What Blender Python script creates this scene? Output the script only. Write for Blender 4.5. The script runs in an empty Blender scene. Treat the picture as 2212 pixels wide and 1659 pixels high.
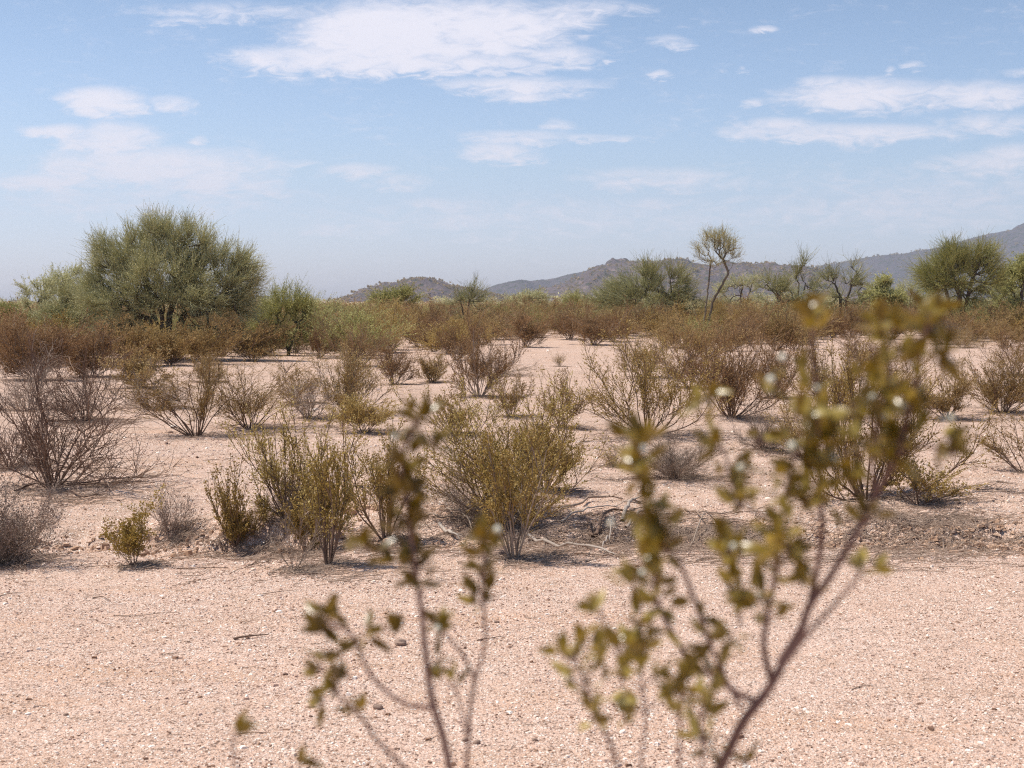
import bpy, math
import numpy as np

# ------------------------------------------------------------------ camera, sky, sun, exposure
scene = bpy.context.scene
COL = scene.collection
FPX = 3072.0                     # focal length in units of a 2212 px wide picture (50 mm on 36 mm)
EYE = 1.6
PITCH = math.atan(179.5 / FPX)   # horizon sits above the middle of the picture
cd = bpy.data.cameras.new("camera")
cam = bpy.data.objects.new("camera", cd); COL.objects.link(cam)
cd.lens = 50; cd.sensor_width = 36; cd.clip_start = 0.05; cd.clip_end = 40000
cam.location = (0, 0, EYE); cam.rotation_euler = (math.pi / 2 - PITCH, 0, 0)
cd.dof.use_dof = True; cd.dof.focus_distance = 13.0; cd.dof.aperture_fstop = 8.8
scene.camera = cam
scene.view_settings.view_transform = 'Standard'; scene.view_settings.look = 'None'
scene.view_settings.exposure = 0.56; scene.view_settings.gamma = 1
scene.cycles.max_bounces = 6; scene.cycles.diffuse_bounces = 3; scene.cycles.volume_bounces = 0
scene.cycles.transparent_max_bounces = 4; scene.cycles.use_denoising = False; scene.cycles.filter_width = 1.15; scene.cycles.sample_clamp_indirect = 4; scene.cycles.adaptive_threshold = 0.004

SUN_EL = math.radians(63); SUN_DIR_XY = (-0.95, 0.20)     # the sun stands high on the left
n_ = math.hypot(*SUN_DIR_XY)
SX, SY = SUN_DIR_XY[0] / n_, SUN_DIR_XY[1] / n_
ld = bpy.data.lights.new("sun", 'SUN'); ld.energy = 4.1; ld.angle = math.radians(0.6); ld.color = (1.0, 0.935, 0.83)
sun = bpy.data.objects.new("sun", ld); COL.objects.link(sun)
sun.rotation_euler = (math.pi / 2 - SUN_EL, 0, math.atan2(SX, -SY))
sun.location = (0, 0, 50)


def ray(x, y):
    a, b = (x - 1106.0) / FPX, (829.5 - y) / FPX
    c, s = math.cos(PITCH), math.sin(PITCH)
    return np.array([a, c + b * s, b * c - s])


def at(x, y, depth):             # the point seen at (x, y) of the 2212 px picture, depth metres ahead
    r = ray(x, y)
    return np.array([0, 0, EYE]) + r * (depth / r[1])


world = bpy.data.worlds.new("World"); scene.world = world; world.use_nodes = True
wn, wl = world.node_tree.nodes, world.node_tree.links
wn.clear()


def wmath(op, a, b=None, c=None, clamp=False):
    n = wn.new('ShaderNodeMath'); n.operation = op; n.use_clamp = clamp
    for i, v in enumerate((a, b, c)):
        if v is None: continue
        if isinstance(v, (int, float)): n.inputs[i].default_value = v
        else: wl.new(v, n.inputs[i])
    return n.outputs[0]


tc = wn.new('ShaderNodeTexCoord'); sep = wn.new('ShaderNodeSeparateXYZ'); wl.new(tc.outputs['Generated'], sep.inputs[0])
ay = wmath('MAXIMUM', wmath('ABSOLUTE', sep.outputs[1]), 0.15)
U = wmath('DIVIDE', sep.outputs[0], ay); V = wmath('DIVIDE', sep.outputs[2], ay)
uv = wn.new('ShaderNodeCombineXYZ'); wl.new(U, uv.inputs[0]); wl.new(V, uv.inputs[1]); wl.new(sep.outputs[1], uv.inputs[2])


def wnoise(sx, sy, detail, rough, dist=0.0, off=0.0):
    m = wn.new('ShaderNodeMapping'); wl.new(uv.outputs[0], m.inputs[0])
    m.inputs['Scale'].default_value = (sx, sy, 1); m.inputs['Location'].default_value = (off, off * .7, 0)
    n = wn.new('ShaderNodeTexNoise'); wl.new(m.outputs[0], n.inputs['Vector'])
    n.inputs['Scale'].default_value = 1; n.inputs['Detail'].default_value = detail
    n.inputs['Roughness'].default_value = rough; n.inputs['Distortion'].default_value = dist
    return n.outputs[0]


n_big = wnoise(16, 42, 6, .58, .4, 3.1)
n_fin = wnoise(48, 150, 7, .66, .7, 7.7)
CLOUDS = [  # x, y, half width, half height, strength
    (690, 128, 180, 28, 1.3), (860, 80, 230, 62, 1.6), (1040, 60, 180, 52, 1.5), (860, 135, 270, 24, 1.3), (1190, 40, 95, 34, 1.0), (925, 10, 90, 14, .7),
    (1215, 125, 75, 20, .9), (1050, 140, 150, 18, .9), (1110, 186, 160, 17, .95), (1120, 208, 70, 11, .8),
    (225, 222, 85, 26, 1.4), (160, 215, 45, 9, .9), (372, 226, 44, 14, .8), (120, 284, 62, 14, 1.2), (235, 300, 95, 30, 1.3), (425, 303, 16, 8, .7),
    (330, 362, 240, 34, 1.15), (430, 395, 150, 26, 1.1), (80, 396, 130, 15, 1.1), (580, 415, 40, 10, .5), (650, 354, 30, 6, .4),
    (775, 370, 62, 13, .75), (850, 392, 60, 15, .6), (820, 455, 40, 8, .3), (700, 495, 40, 8, .3), (930, 440, 40, 8, .3),
    (1130, 298, 100, 13, .8), (1075, 328, 66, 16, .9), (1200, 272, 26, 10, .6), (1290, 299, 85, 7, .6), (1135, 345, 30, 6, .6),
    (1410, 388, 135, 20, .75), (1480, 400, 70, 14, .6), (1420, 442, 42, 10, .45),
    (1860, 205, 165, 30, 1.15), (2110, 205, 130, 24, 1.0), (1790, 180, 80, 12, .8), (2205, 160, 40, 10, .7),
    (1830, 288, 205, 17, 1.1), (1700, 270, 60, 12, .8), (2150, 268, 80, 18, .7), (2140, 355, 140, 18, .8), (2200, 335, 60, 18, .8), (1630, 222, 22, 7, .5),
    (1425, 161, 24, 8, .8), (1440, 92, 34, 12, .6), (1652, 61, 18, 5, .6), (1970, 141, 20, 7, .6), (1918, 152, 12, 6, .6), (1330, 135, 10, 4, .6), (1605, 152, 9, 5, .5),
    (1960, 430, 270, 42, .38), (1750, 455, 80, 14, .35), (1130, 470, 60, 12, .3), (1120, 440, 30, 7, .3), (1620, 400, 30, 10, .3),
    (560, 26, 190, 14, .42), (430, 46, 60, 6, .35), (1270, 18, 90, 14, .5), (1180, 470, 260, 24, .18), (280, 440, 200, 20, .3),
]
acc = None
warp_u = wmath('MULTIPLY', wmath('SUBTRACT', n_big, .5), .045)
warp_v = wmath('MULTIPLY', wmath('SUBTRACT', n_fin, .5), .012)
UW, VW = wmath('ADD', U, warp_u), wmath('ADD', V, warp_v)
for (cx, cy, rx, ry, amp) in CLOUDS:
    r = ray(cx, cy); cu, cv = r[0] / r[1], r[2] / r[1]
    ku, kv = FPX / (rx * 1.22), FPX / (ry * 1.35)
    a = wmath('MULTIPLY_ADD', UW, ku, -cu * ku); b = wmath('MULTIPLY_ADD', VW, kv, -cv * kv)
    d2 = wmath('ADD', wmath('MULTIPLY', a, a), wmath('MULTIPLY', b, b))
    e = wmath('MULTIPLY_ADD', d2, -amp, amp)
    acc = e if acc is None else wmath('MAXIMUM', acc, e)
acc = wmath('MAXIMUM', acc, -.6)
dens = wmath('ADD', acc, wmath('MULTIPLY_ADD', n_big, 1.7, -.74))
dens = wmath('ADD', dens, wmath('MULTIPLY_ADD', n_fin, 3.0, -1.55))
mr = wn.new('ShaderNodeMapRange'); mr.interpolation_type = 'SMOOTHSTEP'; wl.new(dens, mr.inputs[0])
mr.inputs[1].default_value = -0.5; mr.inputs[2].default_value = 1.55; mr.inputs[3].default_value = 0; mr.inputs[4].default_value = 0.92
sky = wn.new('ShaderNodeTexSky'); sky.sky_type = 'NISHITA'; sky.sun_disc = False
sky.sun_elevation = SUN_EL; sky.sun_rotation = math.atan2(SX, SY); sky.air_density = 1.0; sky.dust_density = 1.2; sky.ozone_density = 2.5
tint = wn.new('ShaderNodeMix'); tint.data_type = 'RGBA'; tint.blend_type = 'MULTIPLY'; tint.inputs[0].default_value = 1
wl.new(sky.outputs[0], tint.inputs[6])
tr = wn.new('ShaderNodeValToRGB'); wl.new(wmath('MULTIPLY', sep.outputs[2], 1.0, clamp=True), tr.inputs[0])   # deeper blue with height, bright at the horizon
e0, e1 = tr.color_ramp.elements; e0.position = 0; e0.color = (.565, .555, .73, 1); e1.position = .26; e1.color = (.25, .28, .302, 1)
em = tr.color_ramp.elements.new(.09); em.color = (.41, .422, .48, 1)
wl.new(tr.outputs[0], tint.inputs[7])
dbl = wn.new('ShaderNodeVectorMath'); dbl.operation = 'SCALE'; dbl.inputs['Scale'].default_value = 2.0; wl.new(tint.outputs[2], dbl.inputs[0])
mix = wn.new('ShaderNodeMix'); mix.data_type = 'RGBA'
wl.new(mr.outputs[0], mix.inputs[0]); wl.new(dbl.outputs[0], mix.inputs[6]); mix.inputs[7].default_value = (5.3, 5.1, 5.55, 1)
bg = wn.new('ShaderNodeBackground'); bg.inputs[1].default_value = 0.128
wl.new(mix.outputs[2], bg.inputs[0]); wo = wn.new('ShaderNodeOutputWorld'); wl.new(bg.outputs[0], wo.inputs[0])

# ------------------------------------------------------------------ helpers
def hash2(ix, iy, seed):
    h = (ix.astype(np.int64) * 374761393 + iy.astype(np.int64) * 668265263 + seed * 1274126177) & 0xffffffff
    h = ((h ^ (h >> 13)) * 1274126177) & 0xffffffff
    return ((h ^ (h >> 16)) & 0xffff) / 65535.0


def vnoise(x, y, seed=0):
    ix, iy = np.floor(x), np.floor(y); fx, fy = x - ix, y - iy
    fx = fx * fx * (3 - 2 * fx); fy = fy * fy * (3 - 2 * fy)
    a, b = hash2(ix, iy, seed), hash2(ix + 1, iy, seed)
    c, d = hash2(ix, iy + 1, seed), hash2(ix + 1, iy + 1, seed)
    return (a + (b - a) * fx) * (1 - fy) + (c + (d - c) * fx) * fy - .5


def fbm(x, y, oct=4, seed=0, gain=.5):
    s = 0; a = 1
    for i in range(oct):
        s = s + a * vnoise(x * 2 ** i + 17.3 * i, y * 2 ** i - 9.1 * i, seed + i); a *= gain
    return s


def sstep(a, b, x):
    t = np.clip((x - a) / (b - a), 0, 1); return t * t * (3 - 2 * t)


def gauss(x, c, w): return np.exp(-((x - c) / w) ** 2)


def height(x, y):
    x = np.asarray(x, float); y = np.asarray(y, float)
    r = np.hypot(x, y)
    z = .035 * fbm(x * .35, y * .35, 3, 1) * sstep(2, 9, r)
    z = z + .18 * fbm(x * .06, y * .06, 3, 5) * sstep(9, 35, y)
    far = sstep(8.6, 9.4, y)
    z = z + .022 * fbm(x * 2.2, y * 2.2, 4, 9) * (.35 + .65 * far) * (1 - sstep(20, 60, r))
    z = z + .05 * fbm(x * .8, y * 1.3, 3, 13) * far * (1 - sstep(22, 45, r)) + .03 * np.abs(fbm(x * 1.6, y * 3.2, 3, 17)) * sstep(9.2, 10.5, y) * (1 - sstep(14, 20, y)) * 2
    # the shallow wash behind the gravel pad
    yw = 9.55 + .18 * np.sin(x * .9 + .5) + .25 * fbm(x * .7, x * 0 + 3, 2, 21)
    w = gauss(y, yw, .42)
    rough = fbm(x * 5, y * 7, 4, 33, .6)
    z = z - w * (.085 + .05 * fbm(x * 1.1, y * 1.1, 2, 22))
    z = z + w * .075 * rough + .035 * gauss(y, 10.3, .8) * fbm(x * 7, y * 8, 3, 44, .6)
    # small cut banks
    cx, cy = -1.05, 10.75
    edge = cy + .12 * fbm(x * 3, x * 0, 3, 51)
    z = z + .19 * sstep(-.03, .03, y - edge) * gauss(x, cx, .42) * (1 - sstep(.5, 1.6, y - cy))
    edge = 9.55 + .15 * fbm(x * 4, x * 0 + 2, 3, 52)
    z = z + .13 * sstep(-.03, .03, y - edge) * gauss(x, -1.75, .55) * (1 - sstep(.3, 1.0, y - 9.5))
    edge = 9.75 + .15 * fbm(x * 4, x * 0 + 5, 3, 53)
    z = z + .06 * sstep(-.03, .03, y - edge) * gauss(x, -2.5, .5) * (1 - sstep(.3, 1.0, y - 9.7))
    # crusty broken soil on the right
    z = z + .05 * gauss(y, 9.5, .45) * sstep(1.9, 2.7, x) * fbm(x * 6, y * 11, 4, 61, .65) * 1.6
    z = z + .10 * gauss(y, 11.6, .7) * gauss(x, 3.9, .8)
    return z


def H(x, y): return float(height(np.array([x]), np.array([y]))[0])


def ground_at(x, y):             # where the line of sight through (x, y) meets the ground
    r = ray(x, y); o = np.array([0, 0, EYE]); t = EYE / max(1e-6, -r[2])
    for _ in range(5):
        p = o + r * t; t = (EYE - H(p[0], p[1])) / -r[2]
    p = o + r * t; p[2] = H(p[0], p[1]); return p


def ground_many(x, y):
    r = np.stack([ray(a, b) for a, b in zip(x, y)]); t = EYE / -r[:, 2]
    for _ in range(4): t = (EYE - height(r[:, 0] * t, r[:, 1] * t)) / -r[:, 2]
    X, Y = r[:, 0] * t, r[:, 1] * t; return np.stack([X, Y, height(X, Y)], 1)


def mesh_quads(name, V, F, smooth=False):
    me = bpy.data.meshes.new(name); V = np.asarray(V, np.float32).reshape(-1, 3); F = np.asarray(F, np.int32)
    k = F.shape[1]
    me.vertices.add(len(V)); me.vertices.foreach_set('co', V.ravel())
    me.loops.add(F.size); me.loops.foreach_set('vertex_index', F.ravel())
    me.polygons.add(len(F)); me.polygons.foreach_set('loop_start', np.arange(0, F.size, k, dtype=np.int32))
    me.update(calc_edges=True)
    me.polygons.foreach_set('use_smooth', np.full(len(F), smooth)); me.update()
    return me


def join(parts):
    Vs, Fs, o = [], [], 0
    for V, F in parts:
        if len(V) == 0: continue
        Vs.append(V); Fs.append(F + o); o += len(V)
    return np.concatenate(Vs), np.concatenate(Fs)


def norm(a): return a / np.maximum(1e-9, np.linalg.norm(a, axis=-1, keepdims=True))


def tubes(P, r0, r1, sides=3, taper=1.0):
    n, k, _ = P.shape
    D = norm(np.gradient(P, axis=1))
    ref = np.tile(np.array([0.13, 0.21, 1.0]), (n, 1))
    mainD = norm(P[:, -1] - P[:, 0]); ref[np.abs(mainD[:, 2]) > .8] = (1, .2, .1)
    A = norm(np.cross(D, ref[:, None, :])); B = np.cross(D, A)
    t = np.linspace(0, 1, k)[None, :] ** taper
    R = np.asarray(r0).reshape(-1, 1) * (1 - t) + np.asarray(r1).reshape(-1, 1) * t
    R = np.broadcast_to(R, (n, k))
    an = np.arange(sides) * 2 * math.pi / sides
    V = P[:, :, None, :] + R[:, :, None, None] * (A[:, :, None, :] * np.cos(an)[None, None, :, None] + B[:, :, None, :] * np.sin(an)[None, None, :, None])
    V = V.reshape(-1, 3)
    i = np.arange(n)[:, None, None] * k * sides; j = np.arange(k - 1)[None, :, None] * sides; s = np.arange(sides)[None, None, :]
    s2 = (s + 1) % sides
    F = np.stack([i + j + s, i + j + s2, i + j + sides + s2, i + j + sides + s], -1).reshape(-1, 4)
    return V, F


def grow(rng, P0, D0, L, k, up=0.0, wig=.15, out=None):
    n = len(P0); P = np.zeros((n, k, 3)); P[:, 0] = P0; D = norm(D0); st = (np.asarray(L) / (k - 1)).reshape(-1, 1)
    for i in range(1, k):
        D = D + wig * rng.normal(size=(n, 3)); D[:, 2] += up
        D = norm(D); P[:, i] = P[:, i - 1] + D * st
    return P


def sprout(rng, P, m, t0, t1, ang):
    """m starts on each parent line between t0 and t1: index of parent, point, direction."""
    n, k, _ = P.shape
    idx = np.repeat(np.arange(n), m); t = rng.uniform(t0, t1, n * m) * (k - 1)
    i = np.minimum(t.astype(int), k - 2); f = (t - i)[:, None]
    a, b = P[idx, i], P[idx, i + 1]
    d = norm(b - a); r = norm(np.cross(d, rng.normal(size=d.shape)))
    th = np.radians(rng.normal(ang, ang * .3, n * m))[:, None]
    return idx, a * (1 - f) + b * f, d * np.cos(th) + r * np.sin(th)


def leaves(rng, P, m, size, t0=.15, jit=.01, aspect=.45, updir=.4):
    n, k, _ = P.shape
    idx, p, d = sprout(rng, P, m, t0, 1.0, 50)
    p = p + rng.normal(size=p.shape) * jit
    d = norm(d + np.array([0, 0, updir])); s = size * rng.uniform(.6, 1.35, len(p))[:, None]
    w = norm(np.cross(d, rng.normal(size=d.shape))) * s * aspect
    V = np.stack([p, p + d * s * .55 + w, p + d * s * 1.05, p + d * s * .5 - w], 1).reshape(-1, 3)
    F = np.arange(len(p) * 4).reshape(-1, 4)
    return V, F


def link(name, me, mat, parent=None, **props):
    o = bpy.data.objects.new(name, me); COL.objects.link(o)
    if me is not None and mat is not None and not me.materials: me.materials.append(mat)
    if parent is not None: o.parent = parent
    for k, v in props.items():
        if v: o[k] = v
    return o


def empty(name, loc, label, category, group=None, kind=None):
    o = bpy.data.objects.new(name, None); COL.objects.link(o); o.location = loc; o.empty_display_size = .2
    o['label'] = label; o['category'] = category
    if group: o['group'] = group
    if kind: o['kind'] = kind
    return o


# ------------------------------------------------------------------ materials
def lerpc(a, b, t): return tuple(a[i] * (1 - t) + b[i] * t for i in range(3)) + (1,)


def plant_mat(name, cols, rough=.7, transl=0.0, island=True, noise=0.0, spec=.3, tcol=None):
    m = bpy.data.materials.new(name); m.use_nodes = True; nt = m.node_tree; N, L = nt.nodes, nt.links
    b = N['Principled BSDF']; b.inputs['Roughness'].default_value = rough; b.inputs['Specular IOR Level'].default_value = spec
    ramp = N.new('ShaderNodeValToRGB'); ramp.color_ramp.interpolation = 'LINEAR'
    els = ramp.color_ramp.elements
    for i, c in enumerate(cols):
        p = i / (len(cols) - 1)
        e = els[0] if i == 0 else (els[len(els) - 1] if i == len(cols) - 1 else els.new(p))
        e.position = p; e.color = c + (1,)
    g = N.new('ShaderNodeNewGeometry'); oi = N.new('ShaderNodeObjectInfo')
    tcn = N.new('ShaderNodeTexCoord'); nz = N.new('ShaderNodeTexNoise'); nz.inputs['Scale'].default_value = 2.5; nz.inputs['Detail'].default_value = 3
    L.new(tcn.outputs['Object'], nz.inputs['Vector'])
    a = N.new('ShaderNodeMath'); a.operation = 'MULTIPLY_ADD'; L.new(g.outputs['Random Per Island'], a.inputs[0]); a.inputs[1].default_value = .55 if island else 0
    L.new(nz.outputs[0], a.inputs[2])
    c = N.new('ShaderNodeMath'); c.operation = 'MULTIPLY_ADD'; L.new(oi.outputs['Random'], c.inputs[0]); c.inputs[1].default_value = .45; c.use_clamp = True
    s = N.new('ShaderNodeMath'); s.operation = 'SUBTRACT'; L.new(a.outputs[0], s.inputs[0]); s.inputs[1].default_value = .46
    L.new(s.outputs[0], c.inputs[2]); L.new(c.outputs[0], ramp.inputs[0]); L.new(ramp.outputs[0], b.inputs['Base Color'])
    if transl:
        t = N.new('ShaderNodeBsdfTranslucent'); mx = N.new('ShaderNodeMixShader'); mx.inputs[0].default_value = transl
        if tcol:
            mm = N.new('ShaderNodeMix'); mm.data_type = 'RGBA'; mm.blend_type = 'MULTIPLY'; mm.inputs[0].default_value = 1
            L.new(ramp.outputs[0], mm.inputs[6]); mm.inputs[7].default_value = tcol + (1,); L.new(mm.outputs[2], t.inputs[0])
        else: L.new(ramp.outputs[0], t.inputs[0])
        L.new(b.outputs[0], mx.inputs[1]); L.new(t.outputs[0], mx.inputs[2]); L.new(mx.outputs[0], N['Material Output'].inputs[0])
    return m


M = {
    'olive': plant_mat('olive_leaves', [(0.21, 0.13, 0.034), (0.32, 0.21, 0.06), (0.45, 0.32, 0.105), (0.61, 0.47, 0.21)], .5, .35),
    'yellow_olive': plant_mat('yellow_olive_leaves', [(0.24, 0.15, 0.032), (0.36, 0.245, 0.06), (0.49, 0.365, 0.115), (0.64, 0.51, 0.23)], .5, .35),
    'rust': plant_mat('rust_leaves', [(0.165, 0.088, 0.04), (0.25, 0.145, 0.068), (0.35, 0.215, 0.105), (0.43, 0.3, 0.16)], .8, .3),
    'brown': plant_mat('brown_leaves', [(0.21, 0.13, 0.048), (0.33, 0.215, 0.085), (0.43, 0.3, 0.13), (0.52, 0.4, 0.2)], .8, .3),
    'verde': plant_mat('grey_green_twigs', [(0.31, 0.29, 0.14), (0.44, 0.42, 0.22), (0.57, 0.55, 0.32), (0.69, 0.67, 0.43)], .8, .42),
    'green': plant_mat('green_twigs', [(0.27, 0.25, 0.085), (0.38, 0.36, 0.135), (0.49, 0.47, 0.2), (0.6, 0.58, 0.28)], .8, .42),
    'pale': plant_mat('pale_twigs', [(0.45, 0.42, 0.2), (0.56, 0.51, 0.28), (0.62, 0.53, 0.31), (0.68, 0.5, 0.31)], .8, .4),
    'dark_wood': plant_mat('dark_wood', [(0.1, 0.062, 0.042), (0.16, 0.1, 0.07), (0.25, 0.17, 0.125)], .85, island=True),
    'grey_wood': plant_mat('grey_wood', [(0.17, 0.125, 0.095), (0.28, 0.21, 0.16), (0.4, 0.32, 0.255)], .85),
    'bark': plant_mat('bark', [(0.05, 0.038, 0.03), (0.085, 0.065, 0.052), (0.14, 0.11, 0.088)], .9),
    'tan_bark': plant_mat('tan_bark', [(.10, .075, .055), (.16, .125, .09), (.26, .21, .15)], .9),
    'green_bark': plant_mat('green_bark', [(.05, .045, .03), (.09, .085, .05), (.14, .13, .085)], .8),
    'straw': plant_mat('straw_twigs', [(.16, .115, .09), (.25, .18, .14), (.33, .25, .20)], .8),
    'bleached': plant_mat('bleached_wood', [(.20, .16, .13), (.33, .27, .23), (.45, .39, .34)], .85),
    'stick': plant_mat('brown_stick', [(0.13, 0.085, 0.06), (0.24, 0.165, 0.12), (0.4, 0.3, 0.235)], .85),
}


def nodes_mat(name):
    m = bpy.data.materials.new(name); m.use_nodes = True
    return m, m.node_tree.nodes, m.node_tree.links, m.node_tree.nodes['Principled BSDF']


def tex(N, L, kind, src, scale, **kw):
    n = N.new('ShaderNodeTex' + kind); n.inputs['Scale'].default_value = scale; L.new(src, n.inputs['Vector'])
    for k, v in kw.items(): n.inputs[k].default_value = v
    return n


def cramp(N, L, src, stops, interp='LINEAR'):
    r = N.new('ShaderNodeValToRGB'); r.color_ramp.interpolation = interp; e = r.color_ramp.elements
    for i, (p, c) in enumerate(stops):
        q = e[0] if i == 0 else (e[len(e) - 1] if i == len(stops) - 1 else e.new(p))
        q.position = p; q.color = tuple(c) + (1,)
    L.new(src, r.inputs[0]); return r.outputs[0]


def mixc(N, L, f, a, b, mode='MIX'):
    m = N.new('ShaderNodeMix'); m.data_type = 'RGBA'; m.blend_type = mode
    if isinstance(f, (int, float)): m.inputs[0].default_value = f
    else: L.new(f, m.inputs[0])
    for s, v in ((6, a), (7, b)):
        if isinstance(v, tuple): m.inputs[s].default_value = v + (1,)
        else: L.new(v, m.inputs[s])
    return m.outputs[2]


def mrange(N, L, src, a, b, c=0, d=1):
    m = N.new('ShaderNodeMapRange'); L.new(src, m.inputs[0])
    for i, v in enumerate((a, b, c, d)): m.inputs[i + 1].default_value = v
    return m.outputs[0]


def ground_material():
    m, N, L, b = nodes_mat('desert_gravel')
    g = N.new('ShaderNodeNewGeometry'); P = g.outputs['Position']
    warp = tex(N, L, 'Noise', P, 30, Detail=2)
    va = N.new('ShaderNodeVectorMath'); va.operation = 'MULTIPLY_ADD'; L.new(warp.outputs['Color'], va.inputs[0]); va.inputs[1].default_value = (.012, .012, .012); L.new(P, va.inputs[2])
    P2 = va.outputs[0]
    big = tex(N, L, 'Noise', P, .55, Detail=5, Roughness=.6).outputs[0]
    mid = tex(N, L, 'Noise', P, 3.2, Detail=4, Roughness=.65).outputs[0]
    fine = tex(N, L, 'Noise', P, 160, Detail=3, Roughness=.7).outputs[0]
    sand = mixc(N, L, mrange(N, L, big, .38, .62), (.65, .455, .37), (.60, .39, .29))
    st = N.new('ShaderNodeMapping'); L.new(P, st.inputs[0]); st.inputs['Scale'].default_value = (.7, 2.2, 1)
    pat = tex(N, L, 'Noise', st.outputs[0], 1.0, Detail=6, Roughness=.68, Distortion=.6).outputs[0]
    sand = mixc(N, L, mrange(N, L, pat, .52, .64, 0, .75), sand, (.52, .30, .185))
    sand = mixc(N, L, mrange(N, L, mid, .50, .75, 0, .6), sand, (.42, .27, .17))
    sy = N.new('ShaderNodeSeparateXYZ'); L.new(P, sy.inputs[0])          # looser, browner soil with old litter beyond the gravel pad
    lit = tex(N, L, 'Noise', st.outputs[0], 2.3, Detail=8, Roughness=.72, Distortion=.8).outputs[0]
    lm_ = N.new('ShaderNodeMath'); lm_.operation = 'MULTIPLY'; L.new(mrange(N, L, sy.outputs[1], 8.7, 10.0, .18, .85), lm_.inputs[0]); L.new(mrange(N, L, lit, .46, .62, 0, 1), lm_.inputs[1])
    sand = mixc(N, L, lm_.outputs[0], sand, (.36, .245, .17))
    sand = mixc(N, L, mrange(N, L, mid, .25, .42, .4, 0), sand, (.72, .55, .46))
    # small stones: each cell its own stone colour
    v1 = tex(N, L, 'Voronoi', P2, 75); v2 = tex(N, L, 'Voronoi', P2, 170)
    stone_cols = [(0, (.09, .05, .04)), (.15, (.24, .14, .10)), (.28, (.54, .36, .28)), (.6, (.74, .51, .385)), (.80, (.90, .73, .63)), (1, (.97, .90, .83))]
    sr1 = N.new('ShaderNodeSeparateColor'); L.new(v1.outputs['Color'], sr1.inputs[0])
    sr2 = N.new('ShaderNodeSeparateColor'); L.new(v2.outputs['Color'], sr2.inputs[0])
    c1 = cramp(N, L, sr1.outputs[0], stone_cols); c2 = cramp(N, L, sr2.outputs[0], stone_cols)
    cov = mrange(N, L, pat, .42, .66, .95, .45)
    f1 = N.new('ShaderNodeMath'); f1.operation = 'LESS_THAN'; L.new(sr1.outputs[1], f1.inputs[0]); L.new(cov, f1.inputs[1])
    d1 = mrange(N, L, v1.outputs['Distance'], .38, .52, .95, 0)
    k1 = N.new('ShaderNodeMath'); k1.operation = 'MULTIPLY'; L.new(f1.outputs[0], k1.inputs[0]); L.new(d1, k1.inputs[1])
    d2 = mrange(N, L, v2.outputs['Distance'], .40, .55, .85, 0)
    col = mixc(N, L, d2, sand, c2); col = mixc(N, L, k1.outputs[0], col, c1)
    col = mixc(N, L, mrange(N, L, fine, .3, .7, 0, .35), col, (.42, .29, .22))
    L.new(col, b.inputs['Base Color']); b.inputs['Roughness'].default_value = .95; b.inputs['Specular IOR Level'].default_value = .15
    hs = N.new('ShaderNodeMath'); hs.operation = 'MULTIPLY_ADD'; L.new(k1.outputs[0], hs.inputs[0]); hs.inputs[1].default_value = .006
    h2 = N.new('ShaderNodeMath'); h2.operation = 'MULTIPLY_ADD'; L.new(mid, h2.inputs[0]); h2.inputs[1].default_value = .03
    h3 = N.new('ShaderNodeMath'); h3.operation = 'MULTIPLY'; L.new(d2, h3.inputs[0]); h3.inputs[1].default_value = .003
    L.new(h3.outputs[0], h2.inputs[2]); L.new(h2.outputs[0], hs.inputs[2])
    bp = N.new('ShaderNodeBump'); bp.inputs['Strength'].default_value = .9; bp.inputs['Distance'].default_value = 1.0
    L.new(hs.outputs[0], bp.inputs['Height']); L.new(bp.outputs[0], b.inputs['Normal'])
    return m


def stone_material(name, stops, rough=.9):
    m, N, L, b = nodes_mat(name); b.inputs['Specular IOR Level'].default_value = .15
    g = N.new('ShaderNodeNewGeometry')
    c = cramp(N, L, g.outputs['Random Per Island'], stops)
    nz = tex(N, L, 'Noise', g.outputs['Position'], 90, Detail=3)
    c = mixc(N, L, mrange(N, L, nz.outputs[0], .3, .7, 0, .3), c, (.35, .22, .16))
    L.new(c, b.inputs['Base Color']); b.inputs['Roughness'].default_value = rough
    return m


M['ground'] = ground_material()
M['pebble'] = stone_material('pebbles', [(0, (.10, .055, .04)), (.10, (.27, .155, .10)), (.25, (.52, .35, .27)), (.6, (.74, .54, .44)), (.80, (.91, .74, .62)), (1, (.97, .90, .82))])
M['rock'] = stone_material('brown_rock', [(0, (.20, .13, .10)), (1, (.34, .25, .2))])
M['clod'] = stone_material('soil_clods', [(0, (.28, .17, .11)), (.5, (.46, .30, .20)), (1, (.62, .43, .31))])


def hill_material(name, a, b_, c_, scale):
    m, N, L, b = nodes_mat(name)
    g = N.new('ShaderNodeNewGeometry'); P = g.outputs['Position']
    n1 = tex(N, L, 'Noise', P, scale * .12, Detail=6, Roughness=.65).outputs[0]
    n2 = tex(N, L, 'Voronoi', P, scale, Randomness=1); n3 = tex(N, L, 'Noise', P, scale * .6, Detail=4, Roughness=.7).outputs[0]
    col = mixc(N, L, mrange(N, L, n1, .35, .65), a, b_)
    col = mixc(N, L, mrange(N, L, n3, .52, .66, 0, .9), col, c_)
    col = mixc(N, L, mrange(N, L, n2.outputs['Distance'], .25, .45, .8, 0), col, (.045, .05, .03))
    L.new(col, b.inputs['Base Color']); b.inputs['Roughness'].default_value = 1; b.inputs['Specular IOR Level'].default_value = 0
    return m


M['hill'] = hill_material('near_hill_scree', (.085, .066, .070), (.125, .096, .098), (.20, .145, .135), .09)
M['mountain'] = hill_material('mountain_scree', (.065, .055, .062), (.095, .078, .085), (.125, .10, .105), .05)

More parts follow.
